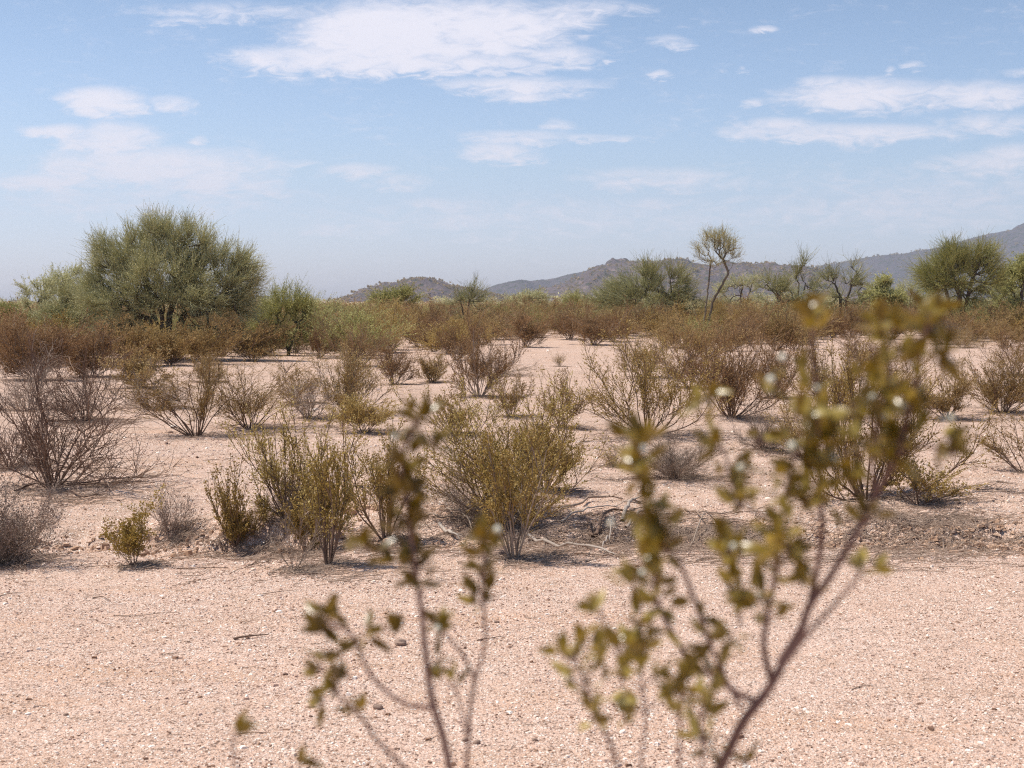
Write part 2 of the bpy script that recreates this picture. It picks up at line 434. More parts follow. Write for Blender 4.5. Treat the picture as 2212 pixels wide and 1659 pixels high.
# ------------------------------------------------------------------ ground
def build_ground():
    th = np.concatenate([np.arange(-180, -32, 4.0), np.arange(-32, 32, .17), np.arange(32, 180.01, 4.0)])
    th[-1] = 180; th = np.radians(th)
    r = [.25]
    while r[-1] < 6400:
        q = r[-1]; k = 1.08 if q < 3.5 else 1.0055 if q < 16 else 1.012 if q < 120 else 1.06
        r.append(q * k)
    r = np.array(r)
    R, T = np.meshgrid(r, th, indexing='ij'); X = R * np.sin(T); Y = R * np.cos(T)
    Z = height(X, Y) * (1 - sstep(300, 900, R))
    n, k = X.shape
    V = np.stack([X, Y, Z], -1).reshape(-1, 3)
    i = np.arange(n - 1)[:, None] * k; j = np.arange(k - 1)[None, :]
    F = np.stack([i + j, i + j + 1, i + k + j + 1, i + k + j], -1).reshape(-1, 4)[:, ::-1]
    # close the hole under the camera
    me = mesh_quads('ground', V, F, True)
    link('ground', me, M['ground'], kind='structure', label='flat pink gravelly desert sand reaching to the hills', category='ground')


build_ground()


def ridge(name, label, pts, dist, depth, mat, seed, rel):
    """hill standing at its real distance: skyline heights over x, slopes falling to the front and back."""
    xs = np.array([p[0] for p in pts], float); ys = np.array([p[1] for p in pts], float)
    X0 = (xs[0] - 1106) / FPX * dist; X1 = (xs[-1] - 1106) / FPX * dist
    nx, ny = 420, 120
    X = np.linspace(X0, X1, nx); px = X / dist * FPX + 1106
    top = EYE + (650 - np.interp(px, xs, ys)) / FPX * dist
    top = np.convolve(np.pad(top, 5, mode='edge'), np.ones(11) / 11, 'valid')
    t = np.linspace(-1, 1, ny)
    Xg, Tg = np.meshgrid(X, t, indexing='ij')
    Yg = dist + Tg * depth
    prof = np.cos(np.clip(np.abs(Tg) ** .85, 0, 1) * math.pi / 2) ** 1.25
    s = 7.0 / depth
    gul = fbm(Xg * s + .6 * fbm(Xg * s, Yg * s, 2, seed + 9), Yg * s * .5, 5, seed, .55)
    Z = (top[:, None] + 3) * (prof * (1 + rel * gul * np.abs(Tg) ** .5 * 1.6)) - 3 + top[:, None] * .012 * fbm(Xg * s * 6, Yg * s * 6, 3, seed + 3)
    V = np.stack([Xg * (Yg / dist) ** 0, Yg, Z], -1).reshape(-1, 3)
    i = np.arange(nx - 1)[:, None] * ny; j = np.arange(ny - 1)[None, :]
    F = np.stack([i + j, i + ny + j, i + ny + j + 1, i + j + 1], -1).reshape(-1, 4)
    link(name, mesh_quads(name, V, F, True), M[mat], kind='structure', label=label, category='hill')
    return X, dist, top, V


HILLS = [
    ridge('hill', 'low rocky purple-grey hill left of centre, nearest of the hills', [(640, 690), (700, 668), (740, 650), (790, 632), (830, 622), (870, 606), (900, 600), (935, 601), (960, 607), (990, 618), (1030, 629), (1080, 640), (1150, 652), (1230, 664)], 1900, 330, 'hill', 11, .7),
    ridge('hill', 'long rocky purple-grey hill behind the tall thin tree', [(960, 668), (1040, 648), (1090, 640), (1150, 632), (1210, 618), (1250, 601), (1285, 581), (1320, 570), (1360, 568), (1400, 571), (1440, 565), (1475, 562), (1510, 568), (1560, 572), (1610, 570), (1660, 567), (1700, 574), (1760, 590), (1850, 615), (1950, 640), (2050, 662)], 2300, 420, 'hill', 23, .6),
    ridge('hill', 'small blue-grey hill in the dip between the two rocky hills', [(960, 655), (1000, 641), (1030, 634), (1060, 622), (1090, 610), (1125, 603), (1150, 608), (1190, 602), (1230, 592), (1290, 580), (1330, 576), (1400, 600), (1480, 640)], 3600, 500, 'mountain', 31, .5),
    ridge('hill', 'low grey hill just right of the large green tree', [(480, 668), (520, 650), (550, 640), (575, 638), (600, 645), (640, 656), (690, 664), (740, 672)], 2900, 240, 'mountain', 37, .4),
    ridge('mountain', 'long blue-grey mountain slope rising to the right edge', [(1600, 640), (1700, 592), (1770, 575), (1820, 565), (1900, 551), (1960, 545), (2040, 536), (2110, 522), (2160, 508), (2212, 494), (2300, 470), (2450, 440), (2700, 455), (3000, 520), (3300, 640)], 4800, 1300, 'mountain', 47, .45),
]


def bush_cloud(rng, C, S, m, leaf):
    """loose bushes given as centres and sizes: many small leaf faces each."""
    n = len(C); idx = np.repeat(np.arange(n), m)
    d = norm(rng.normal(size=(n * m, 3))); d[:, 2] = np.abs(d[:, 2])
    p = C[idx] + d * rng.uniform(.25, 1, (n * m, 1)) ** .5 * S[idx] * np.array([1, 1, .95])
    L = leaf * S[idx, 2:3] * rng.uniform(.5, 1.4, (n * m, 1))
    u = norm(rng.normal(size=p.shape) + np.array([0, 0, .8])) * L; w = norm(np.cross(u, rng.normal(size=p.shape))) * L * .35
    V = np.stack([p - u * .5, p + w, p + u * .6, p - w], 1).reshape(-1, 3)
    return V, np.arange(len(V)).reshape(-1, 4)


def hillside_scrub():
    rng = np.random.default_rng(5); parts = []
    for (X, dist, top, V), n in zip(HILLS[:2] + [HILLS[4]], (1300, 1500, 1400)):
        vv = V[(V[:, 1] < dist + 20) & (V[:, 2] > 1)]
        # more of them near the skyline
        w = np.exp(-np.abs(vv[:, 1] - dist) / 200) + .15; w /= w.sum()
        C = vv[rng.choice(len(vv), n, p=w)] + rng.normal(size=(n, 3)) * np.array([4, 4, 0])
        k = dist / 2300
        s = rng.uniform(.8, 2.3, n) ** 1.2 * k; S = np.stack([s, s, s * rng.uniform(.8, 1.6, n)], 1)
        parts.append(bush_cloud(rng, C, S, 16, .8))
    V, F = join(parts)
    link('hillside_scrub', mesh_quads('hillside_scrub', V, F), M['brown'], kind='stuff', label='dark scrub dotted over the slopes and skyline of the hills', category='scrub')


hillside_scrub()

# ------------------------------------------------------------------ shrubs
STY = {
    # stems, spread deg, up, wig, (child count, t0, angle, length frac), (twigs...), leaves per twig, leaf size
    'creosote': dict(n=18, spread=24, up=.06, wig=.10, c=(7, .25, 24, .52), t=(9, .12, 26, .26), lv=7, ls=.0125, r=.0065),
    'dense': dict(n=30, spread=32, up=.06, wig=.09, c=(8, .22, 26, .50), t=(10, .1, 28, .24), lv=7, ls=.0125, r=.006),
    'open': dict(n=10, spread=29, up=.05, wig=.11, c=(5, .32, 28, .48), t=(9, .2, 32, .26), lv=6, ls=.0125, r=.007),
    'arching': dict(n=15, spread=46, up=.10, wig=.13, c=(6, .28, 30, .48), t=(9, .2, 32, .25), lv=6, ls=.015, r=.0075),
    'dead': dict(n=16, spread=46, up=.03, wig=.17, c=(7, .20, 38, .58), t=(6, .10, 46, .36), lv=0, ls=.02, r=.0085),
    'drydome': dict(n=44, spread=46, up=.03, wig=.09, c=(9, .12, 28, .50), t=(11, .10, 34, .26), lv=2, ls=.010, r=.0035),
    'vase': dict(n=20, spread=36, up=.06, wig=.12, c=(7, .25, 30, .52), t=(9, .12, 34, .27), lv=5, ls=.015, r=.0075),
    'belt': dict(n=18, spread=34, up=.06, wig=.10, c=(8, .20, 28, .48), t=(10, .15, 34, .28), lv=6, ls=.026, r=.009),
    'small': dict(n=12, spread=25, up=.04, wig=.07, c=(6, .25, 24, .50), t=(7, .2, 30, .28), lv=6, ls=.011, r=.0028),
    'smalldry': dict(n=20, spread=32, up=.04, wig=.08, c=(7, .20, 24, .50), t=(7, .2, 30, .28), lv=1, ls=.008, r=.0024),
}


def shrub_data(seed, style, Lx, Rx, Hh, stems=None, leafk=1.0, thick=1.0, twigs_out=True):
    s = dict(STY[style]); rng = np.random.default_rng(seed); n = stems or s['n']
    az = np.linspace(0, 2 * math.pi, n, endpoint=False) + rng.normal(0, .35, n)
    tilt = np.radians(np.abs(rng.normal(s['spread'], s['spread'] * .5, n)).clip(2, 80))
    D = np.stack([np.sin(tilt) * np.cos(az), np.sin(tilt) * np.sin(az), np.cos(tilt)], 1)
    P0 = np.stack([np.cos(az) * .03, np.sin(az) * .03, az * 0 - .02], 1) * rng.uniform(.2, 1.6, (n, 1)); P0[:, 2] = -.03
    L = rng.uniform(.42, 1.15, n)
    A = grow(rng, P0, D, L, 8, s['up'], s['wig'])
    m, t0, ang, lf = s['c']
    i1, p1, d1 = sprout(rng, A, m, t0, .97, ang); B = grow(rng, p1, d1, L[i1] * lf * rng.uniform(.5, 1.15, len(i1)), 6, s['up'] * 1.2, s['wig'] * 1.3)
    m, t0, ang, lf2 = s['t']
    i2, p2, d2 = sprout(rng, B, m, t0, 1.0, ang); C = grow(rng, p2, d2, lf2 * rng.uniform(.4, 1.2, len(i2)) * .8, 4, s['up'] * 1.3, s['wig'] * 1.5)
    i3, p3, d3 = sprout(rng, A, m, .45, 1.0, ang); C2 = grow(rng, p3, d3, lf2 * rng.uniform(.4, 1.2, len(i3)) * .8, 4, s['up'], s['wig'])
    C = np.concatenate([C, C2])
    # fit to the outline the plant has
    q = C.reshape(-1, 3)
    lo, hi = -np.percentile(q[:, 0], 2.2), np.percentile(q[:, 0], 97.8); hz = np.percentile(q[:, 2], 96.8); dy = np.percentile(np.abs(q[:, 1]), 98)
    sl, sr, sy, sz = Lx / lo, Rx / hi, (Lx + Rx) / 2 / dy, Hh / hz

    def fit(P):
        P = P.copy(); x = P[..., 0]; w = 1 / (1 + np.exp(-x / (.06)))
        P[..., 0] = x * (sl * (1 - w) + sr * w); P[..., 1] *= sy; P[..., 2] = np.maximum(P[..., 2] * sz, -.03)
        low = P[..., 2] < .012
        P[..., 2] = np.where(low & (np.hypot(P[..., 0], P[..., 1]) > .12), .012 + rng.uniform(0, .02, P.shape[:-1]), P[..., 2])
        return P
    A, B, C = fit(A), fit(B), fit(C)
    k = thick * (.6 + .5 * Hh)
    tw = tubes(C, s['r'] * k * .26, s['r'] * k * .13, 3)
    stems_ = [tubes(A, s['r'] * k * rng.uniform(.6, 1.2, len(A)), s['r'] * k * .30, 5), tubes(B, s['r'] * k * .45, s['r'] * k * .20, 3)]
    lv = None
    if s['lv'] and leafk > 0:
        lv = leaves(rng, C, max(1, int(round(s['lv'] * leafk))), s['ls'], .3, .006)
    if lv is None: return join(stems_ + [tw]), None
    if twigs_out: lv = join([lv, tw])
    return join(stems_), lv


def place_shrub(name, label, cat, style, bx, by, x0, x1, ytop, seed, leafmat='olive', stemmat='dark_wood', group=None, **kw):
    p = ground_at(bx, by); k = p[1] / FPX
    S, Lv = shrub_data(seed, style, max(.05, (bx - x0) * k), max(.05, (x1 - bx) * k), (by - ytop) * k, **kw)
    if Lv is None:
        o = link(name, mesh_quads(name, *S), M[stemmat], label=label, category=cat, group=group); o.location = p
        return o
    e = empty(name, p, label, cat, group)
    link('stems', mesh_quads('stems', *S), M[stemmat], e); link('foliage', mesh_quads('foliage', *Lv), M[leafmat], e)
    return e


G_MID = 'shrubs scattered over the open sand'
# name, label, category, style, base x, base y, left, right, top, leaf, stem, extras
SHRUBS = [
    ('dead_shrub', 'large dark leafless shrub by the left edge, its thick stems fanning low over the sand', 'dead shrub', 'dead', 117, 1051, -40, 315, 800, None, 'dark_wood', dict(thick=1.1, stems=22)),
    ('dead_shrub', 'dark leafless shrub behind the large dead shrub at the left', 'dead shrub', 'dead', 182, 911, 60, 272, 752, None, 'dark_wood', dict(stems=18)),
    ('dead_shrub', 'leafless shrub cut by the left edge, beside the large dead shrub', 'dead shrub', 'dead', 18, 1012, -110, 95, 870, None, 'dark_wood', {}),
    ('dead_shrub', 'tangled grey leafless shrub at the far left with pale arching twigs', 'dead shrub', 'dead', 60, 880, -60, 170, 765, None, 'grey_wood', dict(stems=18)),
    ('dry_shrub', 'dry shrub with bare fanning stems and one long branch leaning left', 'shrub', 'open', 423, 944, 268, 480, 785, 'brown', 'dark_wood', dict(stems=22, leafk=.5, thick=1.1)),
    ('dry_shrub', 'wide thinly leaved shrub with long low branches reaching right', 'shrub', 'open', 540, 924, 455, 690, 775, 'brown', 'dark_wood', dict(stems=20, leafk=.6)),
    ('dry_bush', 'small dry pinkish bush with fine upright twigs on bare sand', 'bush', 'smalldry', 367, 1134, 315, 425, 1022, 'straw', 'straw', {}),
    ('creosote_bush', 'small yellow-green bush standing at the edge of the gravel', 'bush', 'small', 287, 1224, 238, 332, 1092, 'yellow_olive', 'dark_wood', dict(leafk=1.2)),
    ('creosote_bush', 'olive bush beside the eroded bank, left of the tall olive bushes', 'bush', 'creosote', 507, 1204, 455, 572, 1040, 'olive', 'dark_wood', dict(leafk=.45, stems=14)),
    ('creosote_bush', 'tall loose olive bush with upright stems behind the bare forked one', 'bush', 'open', 622, 1165, 518, 705, 945, 'yellow_olive', 'dark_wood', dict(stems=17, leafk=.7)),
    ('dead_shrub', 'bare forked twiggy shrub standing in front of the tall olive bush', 'dead shrub', 'smalldry', 636, 1234, 575, 690, 1100, None, 'grey_wood', dict(stems=6, leafk=0, thick=1.6)),
    ('creosote_bush', 'tall narrow olive bush at the gravel edge, right of the bare forked shrub', 'bush', 'open', 710, 1221, 655, 760, 950, 'yellow_olive', 'dark_wood', dict(stems=13, leafk=.7)),
    ('dead_shrub', 'low dark grey tangle of dead twigs between the tall olive bushes', 'dead shrub', 'drydome', 640, 1170, 575, 715, 1085, None, 'grey_wood', dict(leafk=0)),
    ('dry_bush', 'dense rounded dry bush of fine grey twigs cut by the left edge', 'bush', 'drydome', -15, 1218, -130, 118, 1058, 'straw', 'grey_wood', dict(stems=60)),
    ('creosote_bush', 'thin open bush with leafy tips above the dark cut bank', 'bush', 'open', 832, 1081, 742, 905, 850, 'olive', 'dark_wood', dict(stems=14)),
    ('creosote_bush', 'broad dense olive bush in the middle, largest on the near sand', 'bush', 'dense', 1085, 1120, 915, 1242, 862, 'yellow_olive', 'dark_wood', dict(stems=32, leafk=.6)),
    ('creosote_bush', 'slender olive bush with a bare forked base in front of the broad dense bush', 'bush', 'open', 1112, 1208, 1035, 1205, 940, 'olive', 'grey_wood', dict(stems=13, thick=1.2)),
    ('dead_shrub', 'grey tangle of dead twigs under the broad dense olive bush', 'dead shrub', 'drydome', 1050, 1130, 930, 1190, 1010, None, 'grey_wood', dict(leafk=0, stems=34)),
    ('dry_shrub', 'vase-shaped shrub with bare grey base and rusty crown in mid ground centre', 'shrub', 'vase', 1034, 857, 972, 1122, 700, 'rust', 'grey_wood', dict(leafk=1.3)),
    ('dead_shrub', 'sprawling dead branches lying right of the rusty vase-shaped shrub', 'dead shrub', 'dead', 1062, 812, 1010, 1158, 760, None, 'grey_wood', {}),
    ('dry_shrub', 'small round brown shrub alone on sand left of the rusty vase-shaped shrub', 'shrub', 'vase', 932, 826, 900, 962, 768, 'brown', 'dark_wood', dict(leafk=.7)),
    ('dry_shrub', 'grey-stemmed brown shrub between the wide grey shrub and the small round one', 'shrub', 'vase', 851, 832, 812, 900, 742, 'rust', 'grey_wood', {}),
    ('dry_shrub', 'wide grey twiggy shrub with a brown top in front of the scrub belt', 'shrub', 'vase', 757, 898, 685, 832, 765, 'brown', 'grey_wood', dict(stems=24, leafk=.8)),
    ('creosote_bush', 'leafy olive bush just in front of the wide grey twiggy shrub', 'bush', 'creosote', 788, 935, 715, 850, 862, 'olive', 'dark_wood', {}),
    ('dry_shrub', 'faint thin shrub just behind the broad dense olive bush', 'shrub', 'open', 1103, 900, 1055, 1148, 812, 'brown', 'grey_wood', dict(stems=14)),
    ('dry_shrub', 'thin leafy shrub left behind the broad dense olive bush', 'shrub', 'open', 985, 940, 925, 1030, 848, 'olive', 'grey_wood', dict(stems=14)),
    ('creosote_bush', 'wide airy bush with curved branches right of centre, olive-brown tips', 'bush', 'arching', 1400, 940, 1232, 1530, 742, 'olive', 'dark_wood', dict(stems=22)),
    ('dry_shrub', 'pale thin shrub left of the wide airy bush', 'shrub', 'open', 1215, 925, 1170, 1275, 815, 'brown', 'straw', dict(stems=12)),
    ('dry_bush', 'low dark grey dead bush below the wide airy bush', 'bush', 'drydome', 1452, 1035, 1325, 1565, 945, None, 'grey_wood', dict(leafk=0, stems=50)),
    ('dry_bush', 'low grey dead bush right of the dark grey one, partly behind the near leaves', 'bush', 'drydome', 1650, 972, 1588, 1722, 892, None, 'grey_wood', dict(leafk=0)),
    ('dry_shrub', 'vase-shaped rusty shrub on bare splayed stems right of centre', 'shrub', 'vase', 1580, 901, 1490, 1690, 722, 'rust', 'dark_wood', dict(stems=26, leafk=1.3)),
    ('creosote_bush', 'large bush with a long arching right branch behind the near right twigs', 'bush', 'arching', 1872, 1074, 1745, 2085, 792, 'olive', 'dark_wood', dict(stems=18, thick=1.3)),
    ('creosote_bush', 'low olive bush sprawling beside the long arching branch', 'bush', 'arching', 1985, 1085, 1905, 2090, 985, 'olive', 'dark_wood', dict(stems=9, leafk=.7)),
    ('creosote_bush', 'brown-olive bush behind the large bush with arching branch', 'bush', 'vase', 1790, 905, 1700, 1900, 742, 'brown', 'dark_wood', dict(leafk=1.2)),
    ('creosote_bush', 'yellow-brown bush between the near right twigs and the sandy clearing', 'bush', 'creosote', 1945, 880, 1870, 2035, 760, 'brown', 'dark_wood', dict(leafk=1.0)),
    ('creosote_bush', 'olive-brown bush cut by the right edge with a dark grey foot', 'bush', 'dense', 2165, 893, 2082, 2290, 772, 'brown', 'dark_wood', dict(leafk=1.0)),
    ('dry_shrub', 'thin dry shrub at the right edge, below the olive-brown bush', 'shrub', 'open', 2214, 1022, 2118, 2300, 880, 'brown', 'dark_wood', dict(stems=12, leafk=.6)),
    ('dry_shrub', 'tall thin shrub at the right edge above the olive-brown bush', 'shrub', 'open', 2190, 812, 2128, 2270, 690, 'rust', 'dark_wood', dict(stems=16)),
    ('dry_shrub', 'low grey-brown shrub on the sandy clearing near the right edge', 'shrub', 'drydome', 2080, 752, 2028, 2135, 706, 'brown', 'grey_wood', {}),
    ('dry_shrub', 'tiny sprig growing alone on the bare sand in the centre', 'sprig', 'smalldry', 1207, 792, 1192, 1222, 764, 'brown', 'straw', {}),
    ('dry_shrub', 'small brown shrub with bare feet at the clearing edge, left of centre', 'shrub', 'vase', 937, 760, 900, 975, 705, 'rust', 'grey_wood', {}),
    ('dry_shrub', 'small bare-footed shrub on sand right of the large green tree', 'shrub', 'vase', 447, 826, 405, 492, 772, 'brown', 'grey_wood', dict(leafk=.5)),
    ('dry_shrub', 'dark-footed shrub at the right end of the green feathery bush', 'shrub', 'vase', 688, 774, 655, 735, 700, 'rust', 'grey_wood', {}),
    ('dry_shrub', 'thin low shrub between the two wide shrubs left of centre', 'shrub', 'open', 640, 872, 600, 690, 800, 'brown', 'grey_wood', dict(stems=12)),
    ('creosote_bush', 'olive-brown bush in front of the trunk of the large green tree, left side', 'bush', 'belt', 290, 792, 225, 352, 700, 'brown', 'dark_wood', dict(leafk=.9)),
    ('creosote_bush', 'olive-brown bush in front of the trunk of the large green tree, right side', 'bush', 'belt', 440, 786, 372, 520, 700, 'brown', 'dark_wood', dict(leafk=.9)),
    ('creosote_bush', 'olive-brown bush under the right half of the large green tree', 'bush', 'belt', 545, 780, 490, 612, 702, 'brown', 'dark_wood', dict(leafk=.9)),
    ('creosote_bush', 'small olive-brown bush right in front of the trunk foot of the large green tree', 'bush', 'belt', 366, 790, 322, 412, 722, 'brown', 'dark_wood', dict(leafk=.9)),
    ('dry_shrub', 'loose brown shrub right of the vase-shaped rusty one, first behind the near twigs', 'shrub', 'vase', 1668, 862, 1608, 1742, 735, 'rust', 'dark_wood', dict(leafk=1.1)),
    ('dry_shrub', 'brown twiggy shrub behind the wide airy bush, its right neighbour', 'shrub', 'vase', 1490, 840, 1430, 1560, 735, 'rust', 'grey_wood', dict(leafk=1.0)),
    ('dry_shrub', 'brown shrub peeping out behind the top of the wide airy bush', 'shrub', 'vase', 1395, 815, 1330, 1460, 725, 'brown', 'grey_wood', dict(leafk=1.0)),
    ('creosote_bush', 'loose olive shrub among the near right leaves, left of the large arching bush', 'bush', 'open', 1735, 990, 1672, 1810, 862, 'brown', 'dark_wood', dict(stems=16)),
    ('creosote_bush', 'rounded brown bush between the arching bush and the right edge bushes', 'bush', 'creosote', 2045, 905, 1985, 2100, 812, 'brown', 'dark_wood', {}),
    ('dry_shrub', 'brown shrub at the back of the clearing behind the near right leaves', 'shrub', 'vase', 1868, 800, 1810, 1930, 722, 'rust', 'grey_wood', {}),
    ('dry_shrub', 'small dark shrub on the pale sand gap at the upper right', 'shrub', 'vase', 1838, 716, 1812, 1866, 680, 'rust', 'dark_wood', {}),
    ('dry_shrub', 'small dark shrub right of the one on the pale sand gap', 'shrub', 'vase', 1890, 722, 1862, 1920, 686, 'brown', 'dark_wood', {}),
    ('dead_shrub', 'low grey twiggy shrub filling the space beside the shrub with fanning stems', 'dead shrub', 'dead', 330, 880, 262, 420, 800, None, 'grey_wood', {}),
    ('dead_shrub', 'grey leafless shrub between the wide thinly leaved shrub and the wide grey one', 'dead shrub', 'dead', 665, 905, 610, 730, 815, None, 'grey_wood', {}),
    ('dry_shrub', 'brown shrub at the front of the scrub, above the fanning bare stems', 'shrub', 'belt', 300, 838, 240, 362, 760, 'brown', 'grey_wood', dict(leafk=.6)),
    ('dry_shrub', 'rusty shrub behind the tangled grey leafless one at the far left', 'shrub', 'belt', 80, 822, 0, 165, 712, 'rust', 'grey_wood', {}),
    ('dry_shrub', 'second rusty shrub at the far left, right of the first', 'shrub', 'belt', 195, 815, 130, 262, 715, 'rust', 'grey_wood', {}),
    ('dry_shrub', 'rusty shrub at the belt front right above the small round brown shrub', 'shrub', 'vase', 985, 778, 945, 1040, 708, 'rust', 'grey_wood', {}),
    ('dry_shrub', 'rusty shrub at the belt front behind the wide grey twiggy shrub', 'shrub', 'vase', 775, 792, 715, 835, 705, 'rust', 'grey_wood', {}),
    ('dry_bush', 'small dead bush at the right under the wide airy bush, near the dead wood', 'bush', 'smalldry', 1330, 1010, 1290, 1372, 962, 'brown', 'straw', {}),
    ('creosote_bush', 'olive shrub low at the right edge of the slender bush, half hidden', 'bush', 'creosote', 1180, 1060, 1120, 1245, 925, 'olive', 'dark_wood', dict(leafk=.8)),
    ('creosote_bush', 'small olive sprout between the two tall olive bushes', 'bush', 'small', 665, 1175, 620, 705, 1030, 'olive', 'dark_wood', {}),
    ('creosote_bush', 'rust bush below the tall thin tree with the forked crown', 'bush', 'belt', 1500, 770, 1440, 1590, 690, 'brown', 'dark_wood', {}),
]
for i, (nm, lab, cat, sty, bx, by, x0, x1, yt, lm, sm, kw) in enumerate(SHRUBS):
    place_shrub(nm, lab, cat, sty, bx, by, x0, x1, yt, 100 + i, lm, sm, G_MID, **kw)

# ------------------------------------------------------------------ trees
def tree_data(seed, lumps, fork, nodes, twigs, twl, twr, leafn, leafs, trunk_r, curve=.12, up=.35, ydepth=.85, droop=0.0):
    """lumps: (x, z, rx, rz) ellipses the crown fills, in metres from the trunk foot; fork: points of the trunk(s)."""
    rng = np.random.default_rng(seed)
    a = np.array([l[2] * l[3] for l in lumps]); idx = rng.choice(len(lumps), nodes, p=a / a.sum())
    lm = np.array(lumps)[idx]
    d = norm(rng.normal(size=(nodes, 3))) * (rng.uniform(.12, 1, (nodes, 1)) ** .45)
    T = np.stack([lm[:, 0] + d[:, 0] * lm[:, 2], d[:, 1] * lm[:, 2] * ydepth, lm[:, 1] + d[:, 2] * lm[:, 3]], 1)
    T = T[T[:, 2] > .25]
    base = np.array(fork, float)                      # trunk polyline points (several polylines may be given)
    N_ = [tuple(p) for pl in base for p in pl]; par = []
    off = 0
    for pl in base:
        for j in range(len(pl)): par.append(off + j - 1 if j else -1)
        off += len(pl)
    nt = len(N_); root = np.array(base[0][-1])
    order = np.argsort(np.linalg.norm(T - root, axis=1)); T = T[order]
    P = np.array(N_); par = list(par); dist = [0.0] * nt
    for t in T:
        c = np.linalg.norm(P - t, axis=1) + .45 * np.array(dist)
        c[:1] += 99
        below = np.maximum(0, P[:, 2] - t[2]) * .6
        j = int(np.argmin(c + below)); par.append(j); dist.append(dist[j] + np.linalg.norm(P[j] - t)); P = np.vstack([P, t])
    n = len(P); kids = np.zeros(n); w = np.ones(n)
    for j in range(n - 1, -1, -1):
        if par[j] >= 0: w[par[j]] += w[j]
    rad = trunk_r * (w / w.max()) ** .46
    segs, r0, r1 = [], [], []
    for j in range(n):
        q = par[j]
        if q < 0: continue
        A, B = P[q], P[j]; L = np.linalg.norm(B - A)
        if j < nt: mids = [A + (B - A) * t + rng.normal(size=3) * L * .02 * math.sin(t * math.pi) for t in np.linspace(0, 1, 6)]
        else:
            b1, b2 = rng.normal(size=3) * L * curve, rng.normal(size=3) * L * curve * .5
            dn = np.array([0, 0, -.10 * L])
            mids = [A + (B - A) * t + (b1 + dn) * math.sin(t * math.pi) + b2 * math.sin(2 * t * math.pi) for t in np.linspace(0, 1, 6)]
        segs.append(mids); r0.append(min(rad[q], rad[j] * 1.35)); r1.append(rad[j])
    S = np.array(segs); wood = tubes(S, np.array(r0), np.array(r1), 6)
    thin = S[nt - len(base):]
    cen = np.array([np.mean([l[0] for l in lumps]), 0, np.mean([l[1] for l in lumps]) * .7])
    i1, p1, d1 = sprout(rng, thin, twigs, .25, 1.0, 45)
    o = norm(p1 - cen)
    keep = np.repeat(rng.random(len(thin)) ** 1.3 * 1.5 + .15, twigs) > np.tile(np.linspace(0, 1, twigs), len(thin)); p1, d1, o = p1[keep], d1[keep], o[keep]
    zt = (p1[:, 2:3] - p1[:, 2].min()) / (np.ptp(p1[:, 2]) + .01); d1 = norm(d1 * .8 + o * .7 + np.array([0, 0, up]) * (2.0 * zt - .75)) ; k = twl * rng.uniform(.45, 1.25, len(p1))
    Q = grow(rng, p1, d1, k, 4, up * .12 - droop, .14)
    i2, p2, d2 = sprout(rng, Q, 4, .15, 1.0, 26); Q2 = grow(rng, p2, d2, k[i2] * rng.uniform(.35, .8, len(p2)), 3, up * .1 - droop, .12)
    tw = [tubes(Q, twr, twr * .55, 3), tubes(Q2, twr * .6, twr * .35, 3)]
    if leafn: tw.append(leaves(rng, Q2, leafn, leafs, .1, .02, .3, .3))
    return wood, join(tw)


def place_tree(name, label, cat, bx, by, lumps, forks, seed, crown, wood, depth=None, group=None, crown_name='crown', **kw):
    """everything in picture units round the foot; turned into metres at the tree's own distance."""
    p = ground_at(bx, by) if depth is None else np.array([0, 0, 0.])
    if depth is not None:
        q = at(bx, 650, depth); p = np.array([q[0], depth, H(q[0], depth)])
    k = p[1] / FPX; byp = 650 + EYE / k
    cv = lambda x, y: ((x - bx) * k, (byp - y) * k)
    sh = kw['twl'] * .42
    lm = [(*cv(x, y), max(.15, rx * k - sh), max(.12, ry * k - sh)) for x, y, rx, ry in lumps]
    rng = np.random.default_rng(seed + 7)
    fk = []
    for f in forks:
        pts = []
        for i, (x, y) in enumerate(f):
            X, Z = cv(x, y); pts.append((X, 0 if i == 0 else rng.normal(0, .05), Z if i else -.05))
        fk.append(pts)
    fk = [np.array(f) for f in fk]; L = max(len(f) for f in fk)
    fk = [np.stack([np.interp(np.linspace(0, 1, L), np.linspace(0, 1, len(f)), f[:, c]) for c in range(3)], 1) for f in fk]
    W, C = tree_data(seed, lm, fk, **kw)
    e = empty(name, p, label, cat, group)
    link('trunk', mesh_quads('trunk', *W, True), M[wood], e); link(crown_name, mesh_quads(crown_name, *C), M[crown], e)
    return e


place_tree('palo_verde_tree', 'largest green tree, feathery and dome-shaped, standing left of the hills', 'tree', 355, 775,
           [(330, 560, 75, 66), (420, 562, 75, 70), (250, 580, 62, 60), (490, 595, 62, 62), (220, 635, 45, 55), (360, 610, 130, 70), (290, 660, 110, 42), (430, 660, 120, 46), (520, 620, 46, 60), (345, 520, 60, 36), (400, 522, 45, 36),
            (515, 675, 52, 42), (235, 680, 52, 42), (350, 660, 150, 40), (250, 712, 60, 26), (490, 712, 66, 26), (320, 705, 80, 24), (410, 705, 80, 24)],
           [[(355, 775), (356, 740), (352, 690), (342, 660)], [(352, 690), (385, 620), (400, 590), (385, 545)], [(352, 690), (320, 640), (312, 590), (285, 570)], [(356, 735), (330, 700), (300, 690), (270, 660)], [(356, 720), (400, 690), (450, 680), (490, 640)]],
           3, 'verde', 'bark', nodes=520, twigs=21, twl=.50, twr=.0055, leafn=1, leafs=.03, trunk_r=.10, up=.5)
G_T = 'trees along the scrub belt'
